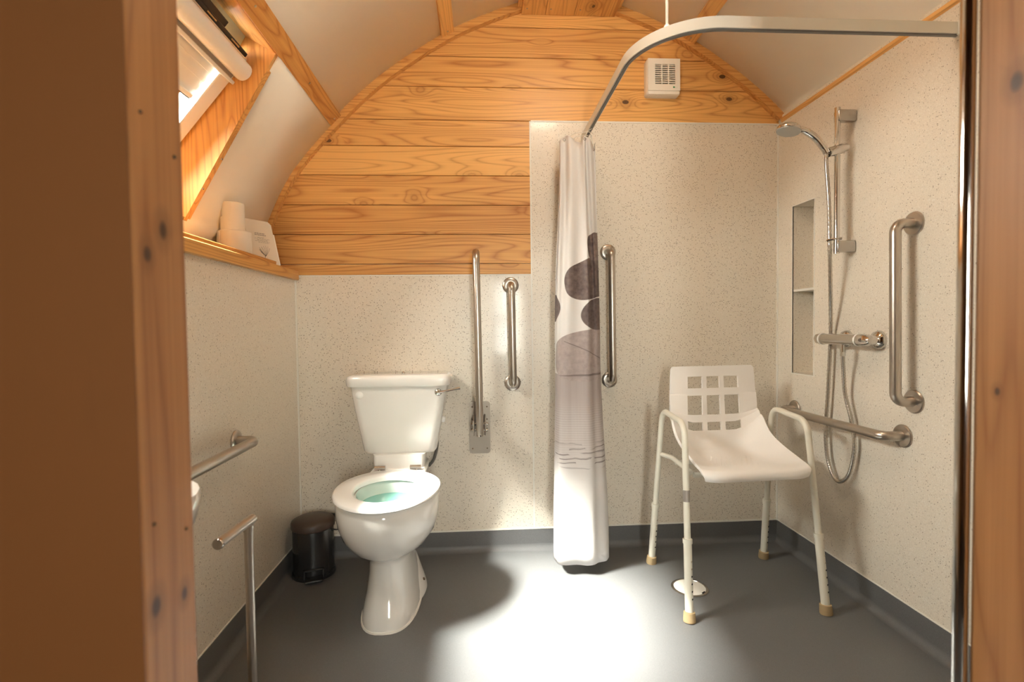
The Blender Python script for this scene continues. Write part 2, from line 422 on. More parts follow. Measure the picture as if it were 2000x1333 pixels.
# ------------------------------------------------------------------ barrel ceiling: lining panels between timber battens
WY0, WY1 = 0.88, 1.80             # skylight opening along the room
W_T, W_B = Vector((-.68, 0, 2.030)), Vector((-1.003, 0, 1.458))   # its top and bottom edge in section
ce = thing('ceiling', (CX, 1.5, 2.65), kind='structure')
def ceil_panel(dx0, dx1, side, hole=False):
    pts = arch_between(dx0, dx1)
    pts = [(CX+side*a, z) for a, z in pts]
    if hole:
        pts = [q for q in pts if abs(q[1]-W_T.z) > .012 and abs(q[1]-W_B.z) > .012]
        pts += [(W_T.x, W_T.z), (W_B.x, W_B.z)]; pts.sort(key=lambda q: -q[1])
    ys = [YF-.0, WY0, WY1, YB] if hole else [YF, YB]
    bm = bmesh.new()
    for i, (a, b_) in enumerate(zip(pts, pts[1:])):
        for j, (y0, y1) in enumerate(zip(ys, ys[1:])):
            if hole and j == 1 and a[1] <= W_T.z+1e-6 and b_[1] >= W_B.z-1e-6: continue
            d = Vector((b_[0]-a[0], b_[1]-a[1])).normalized(); 
            bm.faces.new([bm.verts.new(c) for c in ((a[0], y0, a[1]), (b_[0], y0, b_[1]), (b_[0], y1, b_[1]), (a[0], y1, a[1]))])
    bmesh.ops.remove_doubles(bm, verts=bm.verts, dist=1e-5)
    o = obj('ceiling_panel', bm, 'ceiling_lining', ce, 50)
    s = o.modifiers.new('thick', 'SOLIDIFY'); s.thickness = .014; s.offset = 1.0 if side*1 > 0 else 1.0
    # make sure the thickness goes outwards
    me = o.data; n = me.polygons[0].normal
    if n.z < 0: me.flip_normals()
    return o
P1, P2, P3 = 1.090, .572, .572
ceil_panel(.20, P2, -1); ceil_panel(P2, P1, -1); ceil_panel(P1, 1.50, -1, hole=True)
ceil_panel(.20, P3, 1); ceil_panel(P3, 1.055, 1)
# ridge boards
for k, (x0, x1) in enumerate(((CX-.222, CX-.112), (CX-.111, CX+.025), (CX+.026, CX+.222))):
    o = struct('trim_%d' % (6+k), box(x0, x1, YF, YB-.004, 2.545, 2.563, .0015, 1), 'pine_Y', smooth=0)
    for y in (2.36, 2.05, 1.6):
        screw((x0+.022, y, 2.545), (0, 0, -1), o, 'screw_metal' if y != 2.05 else 'screw_dark')
struct('trim_9', box(CX-.24, CX+.24, YF, YB, 2.563, 2.68), 'pine_Y', smooth=0)
# battens along the roof, laid on the lining
def batten(n, dx, side, w=.066, t=.016, screws=True):
    z = arch_z(dx); e = .01
    tx, tz = (2*e), arch_z(dx+e)-arch_z(dx-e); L = math.hypot(tx, tz); tx, tz = tx/L, tz/L
    nx, nz = tz, -tx          # inward normal (down and towards the middle) for the right half
    c = Vector((dx, z))
    q = [c+Vector((tx, tz))*(s*w/2)+Vector((nx, nz))*h for s, h in ((-1, -.004), (1, -.004), (1, t), (-1, t))]
    o = struct('trim_%d' % n, prism([(CX+side*p.x, p.y) for p in q], 'Y', YF, YB-.032), 'pine_Y', smooth=0)
    if screws:
        ci = c+Vector((nx, nz))*t
        for y in (YB-.06, 2.02, 1.55): screw((CX+side*ci.x, y, ci.y), (side*nx, 0, nz), o)
    return o
batten(10, P1, -1); batten(11, P2, -1, w=.062); batten(12, P3+.005, 1, w=.062)
struct('trim_13', prism([(XR-.007, ZP+.004), (XR+.003, ZP-.006), (XR+.003, ZP+.012), (XR-.003, ZP+.02)], 'Y', YF, YB-.03), 'pine_Y', smooth=0)
# curved trim where the roof meets the back wall
def arch_trim(n, dx0, dx1, side, w=.034):
    pts = arch_between(dx0, dx1); bm = bmesh.new(); rings = []
    for i, (a, z) in enumerate(pts):
        p0 = Vector(pts[max(i-1, 0)]); p1 = Vector(pts[min(i+1, len(pts)-1)]); t = (p1-p0).normalized(); nn = Vector((t.y, -t.x))
        if nn.y > 0: nn = -nn
        o_, i_ = Vector((a, z))-nn*.004, Vector((a, z))+nn*w
        rings.append([(CX+side*o_.x, YB-.034, o_.y), (CX+side*i_.x, YB-.034, i_.y), (CX+side*i_.x, YB-.002, i_.y), (CX+side*o_.x, YB-.002, o_.y)])
    add_loft(bm, rings)
    o = struct('trim_%d' % n, bm, 'pine_X', smooth=30)
    return o
t14 = arch_trim(14, .222, 1.487, -1); t15 = arch_trim(15, .222, 1.045, 1)
for dx, side, o in ((.572, -1, t14), (1.09, -1, t14), (.60, 1, t15), (1.30, -1, t14)):
    screw((CX+side*(dx-.006), YB-.034, arch_z(dx)-.010), (0, -1, 0), o, 'screw_dark', .0036)

# ------------------------------------------------------------------ window ledge on the left dado
lg = thing('window_ledge', (XL-.05, 1.5, 1.31), 'pine ledge board below the skylight on top of the left wall', 'shelf')
obj('ledge_board', box(-1.10, XL+.004, YF, YB-.004, 1.318, 1.352), 'pine_Y', lg, 0)
obj('apron', box(XL-.002, XL+.020, YF, YB-.004, 1.308, 1.3495, .002, 1), 'pine_Y', lg, 0)
struct('trim_16', box(XL-.012, XL+.006, YF, 2.215, 1.3500, 1.367, .0015, 1), 'pine_Y', smooth=0)

# ------------------------------------------------------------------ skylight
TU = (W_B-W_T).normalized(); NU = Vector((TU.z, 0, -TU.x)); 
if NU.x > 0: NU = -NU
WLEN = (W_B-W_T).length
w1 = thing('window_1', (W_B.x, (WY0+WY1)/2, W_B.z), kind='structure')
def secM(tilt=0.0, n0=0.0):
    """matrix taking (u down the slope, y, n outwards) to the world"""
    c, s = math.cos(tilt), math.sin(tilt)
    a = TU*c+NU*s; n = NU*c-TU*s; o = W_T+NU*n0
    return Matrix(((a.x, 0, n.x, o.x), (0, 1, 0, 0), (a.z, 0, n.z, o.z), (0, 0, 0, 1)))
M0 = secM()
# timber lining of the opening
edge = [p for p in arch_between(1.06, 1.47)]
curve = [Vector((CX-a, z)) for a, z in edge if W_B.z-.02 <= z <= W_T.z+.014]
def jamb_board(y0, y1): return box(-.014, WLEN+.014, y0, y1, -.008, .17, M=M0)
o = obj('lining_board', jamb_board(WY1-.016, WY1+.012), 'pine_Z', w1, 0)
obj('lining_board', jamb_board(WY0-.012, WY0+.016), 'pine_Z', w1, 0)
obj('lining_board', box(-.014, .012, WY0, WY1, -.006, .17, M=M0), 'pine_Y', w1, 0)
obj('lining_board', box(WLEN-.012, WLEN+.014, WY0, WY1, -.006, .17, M=M0), 'pine_Y', w1, 0)
for p in ((-.865, 1.66), (-.93, 1.56)):
    screw((p[0], WY1-.016, p[1]), (0, -1, 0), o, 'screw_dark', .003)
# fixed frame at the outside of the lining
bm = bmesh.new()
add_box(bm, .012, .060, WY0+.016, WY1-.016, .105, .17, M=M0)
obj('frame_head', bm, 'frame_green', w1, 0)
bm = bmesh.new()
add_box(bm, .06, WLEN-.012, WY0+.016, WY0+.045, .14, .19, M=M0); add_box(bm, .06, WLEN-.012, WY1-.045, WY1-.016, .14, .19, M=M0)
add_box(bm, WLEN-.05, WLEN-.012, WY0+.016, WY1-.016, .14, .19, M=M0)
obj('frame', bm, 'sash_cream', w1, 0)
# tilting sash (a little open, its head swung into the room)
M1 = secM(math.radians(9.5), .022)
sa = obj('sash', add_box(add_box(add_box(add_box(bmesh.new(), .085, .155, WY0+.03, WY1-.026, .02, .075, .003, 1, M1),
        .600, .66, WY0+.03, WY1-.026, .02, .075, .003, 1, M1), .155, .600, WY0+.03, WY0+.085, .02, .075, .003, 1, M1), .155, .600, WY1-.085, WY1-.026, .02, .075, .003, 1, M1), 'sash_cream', w1, 0)
obj('pane', box(.15, .61, WY0+.08, WY1-.08, .052, .060, M=M1), 'glass', sa, 0)
obj('gasket', box(.070, .084, WY0+.04, WY1-.034, .024, .058, .002, 1, M1), 'gasket', sa, 0)
bm = bmesh.new()
for y in (1.10, 1.30, 1.52, 1.66): add_box(bm, .0755, .0795, y, y+.05, .0225, .0250, M=M1)
obj('catch_plate', bm, 'chrome', sa, 0)
obj('vent_flap', box(.048, .070, WY0+.05, WY1-.17, .036, .068, .002, 1, M1), 'gasket', sa, 0)
# roller blind in its cassette
def cassette(y0, y1, r):
    prof = [(.094, .020), (.094, .004)] + [(.125-.031*math.cos(a), .004-r*math.sin(a)) for a in [PI*k/10 for k in range(1, 10)]] + [(.156, .004), (.156, .020)]
    bm = bmesh.new(); add_loft(bm, [[M1 @ Vector((u, y, n)) for u, n in prof] for y in (y0, y1)]); return bm
bl = obj('blind_cassette', cassette(WY0+.04, 1.58, .027), 'blind_cream', w1, 40)
obj('cassette_end', cassette(1.582, WY1-.028, .025), 'blind_cream', bl, 40)
obj('cassette_groove', box(.156, .170, WY0+.04, WY1-.045, .012, .020, M=M1), 'blind_shadow', bl, 0)
bm = box(.170, .182, WY0+.04, WY1-.034, .000, .020, .002, 1, M1)
obj('cassette_lip', bm, 'blind_cream', bl, 0)
bm = bmesh.new()
for k in range(8): add_box(bm, .150+k*.0176, .150+k*.0176+.0176, WY0+.085, WY1-.088, .040+.003*(k % 2), .046, M=M1)
fb = obj('blind_cloth', bm, 'blind_cream', bl, 0); fb['label'] = 'pleated cream cloth'
obj('pull_bar', box(.290, .306, WY0+.085, WY1-.10, .030, .048, .003, 1, M1), 'blind_cream', bl, 0)
obj('bar_edge', box(.306, .309, WY0+.085, WY1-.105, .032, .046, M=M1), 'gasket', bl, 0)
obj('guide_wire', tube([M1 @ Vector((.31, 1.62, .04)), M1 @ Vector((.60, 1.62, .04))], .0016, 6), 'pipe_grey', bl)
portal('skylight_portal', W_T+TU*(WLEN/2)+NU*.20+Vector((0, (WY0+WY1)/2, 0)), -NU, .86, .72).rotation_euler = Matrix((
    (TU.x, 0, NU.x), (TU.y, 1, NU.y), (TU.z, 0, NU.z))).to_euler()

# ------------------------------------------------------------------ front wall, doorway and the hall behind the camera
DX0, DX1, YH = -.379, .704, .58
wf = thing('wall_front', (DX0, YF, 0), kind='structure')
obj('wall_core', box(-1.75, DX0-.03, YH+.004, YF, 0, 2.8), 'trim_white', wf, 0)
obj('wall_core', box(DX1+.03, 1.75, YH+.004, YF, 0, 2.8), 'trim_white', wf, 0)
obj('wall_core', box(DX0-.03, DX1+.03, YH+.004, YF, 2.13, 2.8), 'trim_white', wf, 0)
obj('lining_board', box(-1.3, DX0-.03, YH-.0001, YH+.003, 0, 2.4), 'lining_pine', wf, 0)
obj('lining_board', box(DX1+.03, 1.4, YH-.0001, YH+.003, 0, 2.4), 'lining_pine', wf, 0)
d1 = thing('door_1', (DX0, YH, 0), kind='structure')
o = obj('door_jamb', box(DX0-.03, DX0, YH, YF, 0, 2.10, .002, 1), 'jamb_knotty', d1, 0)
obj('architrave', box(DX0-.32, DX0-.0005, YH-.002, YH-.0002, 0, 2.10), 'lining_pine', d1, 0)
for z in (1.33, .86):
    screw((DX0, .60, z), (1, 0, 0), o, 'screw_dark', .0022, 'nail'); screw((DX0, .662, z-.03), (1, 0, 0), o, 'screw_dark', .0022, 'nail')
obj('door_jamb', box(DX1, DX1+.03, YH, YF, 0, 2.10, .002, 1), 'jamb_knotted_shaded', d1, 0)
obj('architrave', box(DX1+.0005, DX1+.32, YH-.002, YH-.0002, 0, 2.10), 'lining_pine', d1, 0)
obj('lintel', box(DX0-.03, DX1+.03, YH, YF, 2.10, 2.13), 'jamb_pine', d1, 0)
obj('architrave', box(DX0-.32, DX1+.32, YH-.002, YH-.0002, 2.10, 2.22), 'lining_pine', d1, 0)
ob = obj('edge_strip', lathe([(.0095, 0), (.0095, 2.10)], (DX1-.0065, YF+.008, 0), seg=16), 'chrome', d1); ob['label'] = 'chrome edge strip'
# hall
HX0, HX1, HY = -1.2, 1.35, -1.60
struct('wall_hall_left', box(HX0-.05, HX0, HY, YH, 0, 2.4), 'hall_pine', smooth=0)
struct('wall_hall_right', box(HX1, HX1+.05, HY, YH, 0, 2.4), 'hall_pine', smooth=0)
struct('ceiling_hall', box(HX0-.05, HX1+.05, HY-.05, YH+.01, 2.4, 2.45), 'hall_pine', smooth=0)
GX0, GX1, GZ0, GZ1 = .14, .54, .68, 1.70
bm = box(HX0-.05, GX0, HY-.05, HY, 0, 2.4); add_box(bm, GX1, HX1+.05, HY-.05, HY, 0, 2.4)
add_box(bm, GX0, GX1, HY-.05, HY, 0, GZ0); add_box(bm, GX0, GX1, HY-.05, HY, GZ1, 2.4)
struct('wall_hall_end', bm, 'hall_pine', smooth=0)
w2 = thing('window_2', ((GX0+GX1)/2, HY, GZ0), kind='structure')
bm = box(GX0, GX0+.05, HY-.05, HY-.005, GZ0, GZ1); add_box(bm, GX1-.05, GX1, HY-.05, HY-.005, GZ0, GZ1)
add_box(bm, GX0+.05, GX1-.05, HY-.05, HY-.005, GZ0, GZ0+.05); add_box(bm, GX0+.05, GX1-.05, HY-.05, HY-.005, GZ1-.05, GZ1)
add_box(bm, GX0+.05, GX1-.05, HY-.05, HY-.005, 1.14, 1.20)
obj('frame', bm, 'hall_pine', w2, 0)
obj('pane', box(GX0+.05, GX1-.05, HY-.03, HY-.024, GZ0+.05, 1.14), 'glass', w2, 0)
obj('pane', box(GX0+.05, GX1-.05, HY-.03, HY-.024, 1.20, GZ1-.05), 'glass', w2, 0)
portal('hall_portal', ((GX0+GX1)/2, HY-.06, (GZ0+GZ1)/2), (0, 1, 0), GX1-GX0, GZ1-GZ0)

# ================================================================== objects
#OBJECTS
# ------------------------------------------------------------------ toilet
TX = -.360
def oval(cx, y0, y1, hw, z, n=40, back=.55, sq=1.0):
    """egg-shaped ring: y0 front, y1 back, rounded; widest a little behind the middle"""
    cyy = y0+(y1-y0)*back; out = []
    for k in range(n):
        a = 2*PI*k/n; s = math.sin(a); c = math.cos(a)
        s = math.copysign(abs(s)**sq, s); c = math.copysign(abs(c)**sq, c)
        out.append((cx+hw*c, cyy+(s*(y1-cyy) if s > 0 else s*(cyy-y0)), z))
    return out
to = thing('toilet', (TX, 1.98, 0), 'white close-coupled toilet with open seat and cistern against the back wall', 'toilet')
pan = obj('pan', loft([oval(TX, 1.778, 2.24, .106, .004, sq=.74), oval(TX, 1.781, 2.24, .104, .03, sq=.74), oval(TX, 1.794, 2.23, .097, .06, sq=.74), oval(TX, 1.815, 2.20, .087, .11, sq=.74),
    oval(TX, 1.828, 2.18, .080, .17, sq=.76), oval(TX, 1.832, 2.16, .079, .215, sq=.78), oval(TX, 1.824, 2.16, .086, .238, sq=.85), oval(TX, 1.788, 2.16, .118, .254), oval(TX, 1.748, 2.16, .150, .280),
    oval(TX, 1.716, 2.16, .173, .318), oval(TX, 1.696, 2.16, .185, .360), oval(TX, 1.687, 2.16, .190, .405), oval(TX, 1.685, 2.16, .191, .440), oval(TX, 1.689, 2.155, .189, .455),
    oval(TX, 1.700, 2.145, .178, .461), oval(TX, 1.775, 2.070, .118, .461), oval(TX, 1.785, 2.062, .112, .450), oval(TX, 1.80, 2.05, .105, .40), oval(TX, 1.82, 2.03, .09, .34)], True, True), 'ceramic', to, 60)
obj('bowl_glaze', loft([oval(TX, 1.7765, 2.0685, .1165, .4605), oval(TX, 1.787, 2.060, .1105, .450), oval(TX, 1.802, 2.048, .1035, .40), oval(TX, 1.822, 2.028, .088, .345)], False, True), 'bowl_inner', pan, 60)
obj('water', loft([oval(TX, 1.796, 2.053, .1065, .412), oval(TX, 1.795, 2.054, .1070, .416)]), 'water', pan)
obj('foot_flange', loft([oval(TX, 1.88, 2.26, .123, .003), oval(TX, 1.885, 2.26, .121, .016), oval(TX, 1.90, 2.255, .110, .045), oval(TX, 1.92, 2.25, .092, .09), oval(TX, 1.94, 2.24, .074, .14)]), 'ceramic', pan, 60)
obj('sealant_bead', loft([oval(TX, 1.773, 2.247, .111, 0, sq=.74), oval(TX, 1.775, 2.245, .1085, .006, sq=.74)]), 'sealant', pan)
for s in (1, -1): obj('fixing_bolt', lathe([(.006, 0), (.006, .004), (.003, .006)], (TX+s*.1105, 2.075, .044), (s*.9, 0, .45), 10), 'screw_dark', pan)
obj('pan_shelf', loft([rrect(TX, 2.22, .100, .115, .03, .36), rrect(TX, 2.22, .112, .125, .03, .44), rrect(TX, 2.225, .119, .128, .025, .466), rrect(TX, 2.225, .116, .125, .022, .471), rrect(TX, 2.275, .108, .090, .02, .478), rrect(TX, 2.28, .112, .090, .02, .534)]), 'ceramic', pan, 50)
# seat ring
seat_rings = []
for y0, y1, hw, z in ((1.760, 2.058, .121, .464), (1.682, 2.150, .192, .464), (1.674, 2.156, .1985, .470), (1.676, 2.155, .197, .478), (1.684, 2.150, .191, .482), (1.745, 2.070, .132, .4825), (1.757, 2.060, .1225, .478)):
    seat_rings.append(oval(TX, y0, y1, hw, z, 56))
seat_rings.append(seat_rings[0])
bm = loft(seat_rings, False, False); bmesh.ops.remove_doubles(bm, verts=bm.verts, dist=1e-5)
st = obj('seat', bm, 'seat_white', to, 60)
for s in (1, -1):
    h = obj('hinge', tube([(TX+s*.052, 2.160, .488), (TX+s*.098, 2.160, .488)], .0095, 12), 'chrome', to)
    obj('hinge_bolt', lathe([(.011, .462), (.011, .480), (.006, .486)], (TX+s*.078, 2.172, 0), seg=12), 'chrome', h)
obj('seat_bridge', box(TX-.050, TX+.050, 2.138, 2.158, .470, .483, .003, 2), 'seat_white', to)
# cistern
ci = obj('cistern', loft([rrect(TX, 2.305, .150, .085, .03, .534), rrect(TX, 2.305, .158, .093, .035, .545), rrect(TX, 2.3045, .172, .096, .035, .62), rrect(TX, 2.304, .192, .098, .035, .72), rrect(TX, 2.3035, .2095, .100, .035, .830)]), 'ceramic', to, 50)
obj('cistern_lid', loft([rrect(TX, 2.300, .222, .106, .035, .829), rrect(TX, 2.300, .2255, .108, .037, .834), rrect(TX, 2.300, .2265, .1085, .037, .858), rrect(TX, 2.300, .222, .106, .036, .870), rrect(TX, 2.300, .210, .095, .03, .876)]), 'ceramic', to, 50)
lv = obj('flush_lever', lathe([(.016, -.004), (.016, .004), (.012, .009), (.004, .012)], (TX+.172, 2.2065, .800), (0, -1, 0), 18), 'chrome', to)
obj('lever_arm', tube([(TX+.172, 2.192, .800), (TX+.205, 2.188, .806), (TX+.240, 2.187, .813), (TX+.268, 2.187, .818)], [.0055, .005, .0045, .0065], 10), 'chrome', lv)
obj('blanking_plug', lathe([(.017, -.004), (.017, .002), (.013, .005), (.003, .006)], (TX-.165, 2.2065, .793), (0, -1, 0), 20), 'seat_white', to)
obj('blanking_plug', lathe([(.014, 0), (.014, .010), (.010, .016)], (TX+.178, 2.30, .665), (1, 0, -.2), 16), 'seat_white', to)
obj('lid_screw', lathe([(.008, .874), (.008, .881), (.004, .885)], (TX+.01, 2.30, 0), seg=10), 'chrome', to)
obj('water_pipe', tube(catmull([(TX+.155, 2.36, .60), (TX+.150, 2.365, .53), (TX+.135, 2.35, .47), (TX+.110, 2.34, .44)]), .007, 8), 'pipe_grey', to)

# ------------------------------------------------------------------ pedal bin
BX, BY, BR = -.752, 2.262, .090
bn = thing('pedal_bin', (BX, BY, 0), 'small black pedal bin in the corner beside the toilet', 'bin')
obj('body', lathe([(.086, .002), (.089, .006), (.089, .016), (.086, .018), (.086, .205), (.083, .212)], (BX, BY, 0), seg=36), 'bin_black', bn)
ld = obj('lid', lathe([(.088, .208), (.0915, .212), (.0915, .232), (.088, .240), (.070, .249), (.040, .254), (.002, .256)], (BX, BY, 0), seg=36), 'bin_lid', bn)
obj('hinge', box(BX+.02, BX+.07, BY+.080, BY+.096, .19, .232, .004, 2), 'black_plastic', ld)
M = Matrix.Translation((BX, BY, 0)) @ Matrix.Rotation(.30, 4, 'Z')
pd = obj('pedal', box(-.036, .036, -.125, -.080, .010, .020, .004, 2, M), 'black_plastic', bn)
bm = box(-.042, .042, -.091, -.082, .046, .054, .002, 1, M); add_box(bm, -.042, -.034, -.091, -.082, .014, .054, .002, 1, M); add_box(bm, .034, .042, -.091, -.082, .014, .054, .002, 1, M)
obj('pedal_guard', bm, 'black_plastic', bn)
obj('base_ring', lathe([(.091, 0), (.092, .004), (.091, .012), (.088, .014)], (BX, BY, 0), seg=36), 'black_plastic', bn)
obj('carry_handle', tube(catmull([(BX+.088, BY-.02, .20), (BX+.098, BY+.01, .185), (BX+.095, BY+.05, .17)]), .003, 8), 'black_plastic', bn)

# ------------------------------------------------------------------ grab rails
def grab_rail(a, b_, normal, label, off=.068, r=.0170, fr=.040, group='brushed steel grab rails'):
    """a,b: flange centres on the wall; normal points into the room"""
    a, b_, n = Vector(a), Vector(b_), Vector(normal)
    t = thing('grab_rail', (a+b_)/2 if abs(a.z-b_.z) < .1 else (a if a.z < b_.z else b_), label, 'grab rail', group)
    obj('rail', tube(fillet([a+n*.004, a+n*off, b_+n*off, b_+n*.004], .048, 8), r, 18), 'brushed_steel', t, 60)
    for p in (a, b_):
        f = obj('flange', lathe([(fr, 0), (fr, .004), (fr-.003, .0075), (r+.008, .0095), (r+.001, .0095)], p, n, 32), 'brushed_steel', t)
    return t
grab_rail((.145, YB, 1.277), (.149, YB, .812), (0, -1, 0), 'short vertical steel grab rail on the back wall beside the folded drop-down rail', fr=.039, off=.066)
grab_rail((.616, YB-.001, 1.433), (.620, YB-.001, .818), (0, -1, 0), 'vertical steel grab rail on the back wall right beside the shower curtain', fr=.038)
grab_rail((XR, 1.626, 1.413), (XR, 1.618, .811), (-1, 0, 0), 'tall vertical steel grab rail on the right wall near the shower valve', fr=.040)
grab_rail((XR, 2.268, .680), (XR, 1.662, .684), (-1, 0, 0), 'horizontal steel grab rail low on the right wall behind the shower chair', fr=.040, off=.070)
grab_rail((XL, 1.805, .695), (XL, 1.205, .695), (1, 0, 0), 'horizontal steel grab rail on the left wall above the toilet roll stand', fr=.038, off=.070)

# folded-up hinged support rail beside the toilet
dr = thing('drop_down_rail', (-.010, YB, .476), 'hinged steel support rail folded up against the back wall beside the toilet', 'grab rail')
bm = bmesh.new()
add_loft(bm, [[(x, YB-d, z) for x, z, _ in rrect(-.0105, .6005, .0495, .1245, .014, 0)] for d in (0, .004)])
pl = obj('wall_plate', bm, 'plate_steel', dr, 40)
for dx in (-.035, .035):
    for z in (.500, .595, .640, .700): screw((-.0105+dx, YB-.004, z), (0, -1, 0), pl, 'screw_dark', .0036)
br = obj('hinge_bracket', add_box(box(-.040, -.033, YB-.185, YB-.004, .60, .665, .002, 1), .012, .019, YB-.185, YB-.004, .60, .665, .002, 1), 'plate_steel', dr, 0)
for z in (.618, .645):
    obj('pivot_bolt', tube([(-.047, YB-.150, z), (.027, YB-.150, z)], .007, 10), 'chrome_dark', br)
obj('rail', tube(fillet([(-.0085, 2.215, .606), (-.0125, 2.213, 1.10), (-.0165, 2.211, 1.412), (-.0165, 2.330, 1.412), (-.0125, 2.335, 1.10), (-.0085, 2.335, .66)], .05, 8), .0160, 18), 'brushed_steel', dr, 60)
obj('rail_end', lathe([(.0163, 0), (.0163, .006)], (-.0085, 2.215, .601), seg=18), 'chrome_dark', dr)

# ------------------------------------------------------------------ toilet roll stand
rs = thing('toilet_roll_stand', (-.592, 1.30, 0), 'slim chrome floor stand with short arm for toilet rolls in front of the left wall', 'toilet roll holder')
obj('post', tube([(-.592, 1.30, .010), (-.592, 1.30, .592)], .0108, 18), 'brushed_steel', rs)
ar = obj('arm', tube([(-.588, 1.316, .600), (-.597, 1.168, .600)], .0118, 20), 'brushed_steel', rs)
obj('end_cap', lathe([(.0128, 0), (.0128, .006), (.0115, .008)], (-.597, 1.168, .600), (-.06, -1, 0), 20), 'chrome_dark', ar)
obj('collar', lathe([(.0125, .575), (.0125, .590)], (-.592, 1.30, 0), seg=18), 'brushed_steel', rs)
obj('base_plate', lathe([(.085, 0), (.085, .006), (.080, .010), (.012, .012)], (-.592, 1.30, 0), seg=36), 'brushed_steel', rs)

# ------------------------------------------------------------------ wash basin (its far corner shows past the door post)
ba = thing('wash_basin', (XL, .905, .64), 'white wall-hung wash basin on the left wall, mostly hidden by the door post', 'basin')
def basin_ring(d, hy, z, n=14):
    """D plan: flat on the wall, rounded front; d depth, hy half width"""
    out = [(XL, .905+hy, z), (XL, .905-hy, z)]
    for k in range(n+1):
        a = -PI/2+PI*k/n
        out.append((XL+d-.16+.16*math.cos(a) if d > .17 else XL+d*(.3+.7*math.cos(a)), .905+hy*math.sin(a), z))
    return out
obj('bowl', loft([basin_ring(.10, .05, .63), basin_ring(.20, .085, .645), basin_ring(.30, .128, .68), basin_ring(.340, .147, .735), basin_ring(.348, .152, .778), basin_ring(.345, .150, .788),
     basin_ring(.318, .125, .788), basin_ring(.30, .11, .76), basin_ring(.24, .08, .71)]), 'ceramic', ba, 60)
tp = obj('tap', tube(fillet([(XL+.05, .905, .775), (XL+.05, .905, .90), (XL+.15, .905, .90), (XL+.15, .905, .87)], .025), .011, 12), 'chrome', ba)
obj('tap_lever', box(XL+.03, XL+.07, .898, .912, .915, .925, .003), 'chrome', tp)

# ------------------------------------------------------------------ things on the ledge
ZS = 1.352
def toilet_roll(x, y, z, r, h, label, name='toilet_roll'):
    t = thing(name, (x, y, z), label, 'toilet roll')
    ro = obj('paper_roll', lathe([(.020, 0), (r-.002, 0), (r, .002), (r, h-.002), (r-.002, h), (.020, h), (.019, h-.02), (.019, .01)], (x, y, z), seg=40), 'paper', t, 30)
    obj('cardboard_core', lathe([(.019, .002), (.0190, h-.001), (.0175, h-.001), (.0175, .002)], (x, y, z), seg=24), 'card', t)
    bm = bmesh.new(); a0 = -2.6
    pts = [(x+(r+.0012)*math.cos(a0+k*.09), y+(r+.0012)*math.sin(a0+k*.09)) for k in range(7)]
    vs = [[bm.verts.new((px, py, zz)) for px, py in pts] for zz in (z+.004+h*.45*(r < .05), z+h-.004)]
    for k in range(6): bm.faces.new((vs[0][k], vs[0][k+1], vs[1][k+1], vs[1][k]))
    o = obj('loose_sheet', bm, 'paper', t); o.modifiers.new('t', 'SOLIDIFY').thickness = .0008
    return t
toilet_roll(-.945, 2.030, ZS, .0600, .108, 'wide toilet roll standing on the ledge under another roll')
toilet_roll(-.947, 2.022, ZS+.108, .0420, .108, 'slim toilet roll stacked on top of the wider roll on the ledge')
# booklet leaning on the wall of boards
cdx = thing('booklet', (-.848, 2.09, ZS), 'cream printed card leaning beside the toilet rolls on the ledge', 'booklet')
C0, C1 = Vector((-.908, 2.096, ZS)), Vector((-.842, 2.196, ZS))        # bottom edge
e = (C1-C0).normalized(); back = Vector((-e.y, e.x, 0)) ; up = (Vector((0, 0, 1))+back*.16).normalized(); up -= e*.10; up.normalize()
nn = e.cross(up).normalized()
CW, CH = (C1-C0).length, .182
MC = Matrix(((e.x, up.x, nn.x, C0.x), (e.y, up.y, nn.y, C0.y), (e.z, up.z, nn.z, C0.z), (0, 0, 0, 1)))
def card_poly(w, h, c, z0, z1):
    bm = bmesh.new(); q = [(0, 0), (w, 0), (w, h-c), (w-c, h), (.004, h), (0, h-.004)]
    add_loft(bm, [[MC @ Vector((a, b_, z)) for a, b_ in q] for z in (z0, z1)]); return bm
obj('cover', card_poly(CW, CH, .012, -.0012, 0), 'card', cdx, 0)
bm = bmesh.new(); add_box(bm, .006, CW+.006, .0, CH*.72, -.006, -.0016, M=MC); obj('pages', bm, 'paper', cdx, 0)
bm = bmesh.new()
random.seed(3)
def stroke(x0, y0, x1, y1, w=.0013):
    a, b_ = Vector((x0, y0)), Vector((x1, y1)); d = (b_-a).normalized(); p = Vector((-d.y, d.x))*w/2
    bm.faces.new([bm.verts.new(MC @ Vector((q.x, q.y, .0006))) for q in (a-p, b_-p, b_+p, a+p)])
for yy, a, b_, w in ((.126, .036, .080, .0022), (.1195, .034, .084, .0022), (.109, .045, .072, .0012), (.104, .030, .098, .0009), (.0985, .040, .088, .0012), (.0935, .030, .096, .0009), (.0885, .044, .092, .0010)):
    x = a
    while x < b_:
        l = random.uniform(.004, .011); stroke(x, yy+random.uniform(-.0003, .0003), min(x+l, b_), yy+random.uniform(-.0003, .0003), w); x += l+.002
# the line drawing: a few curved strokes rising from a small foot
for sx, bend, top in ((-.020, .006, .066), (-.010, .010, .070), (.0, .012, .074), (.010, .012, .076), (.020, .010, .074), (.028, .006, .068)):
    prev = None
    for k in range(7):
        t = k/6; q = (.062+sx*t+bend*math.sin(PI*t)*.4, .030+(top-.030)*t)
        if prev: stroke(*prev, *q, .0012 if sx < 0 else .0008)
        prev = q
stroke(.060, .030, .060, .020, .0016); stroke(.050, .019, .074, .018, .0018); stroke(.042, .058, .056, .040, .0030); stroke(.046, .050, .060, .036, .0030)
obj('print', bm, 'ink', cdx, 0)

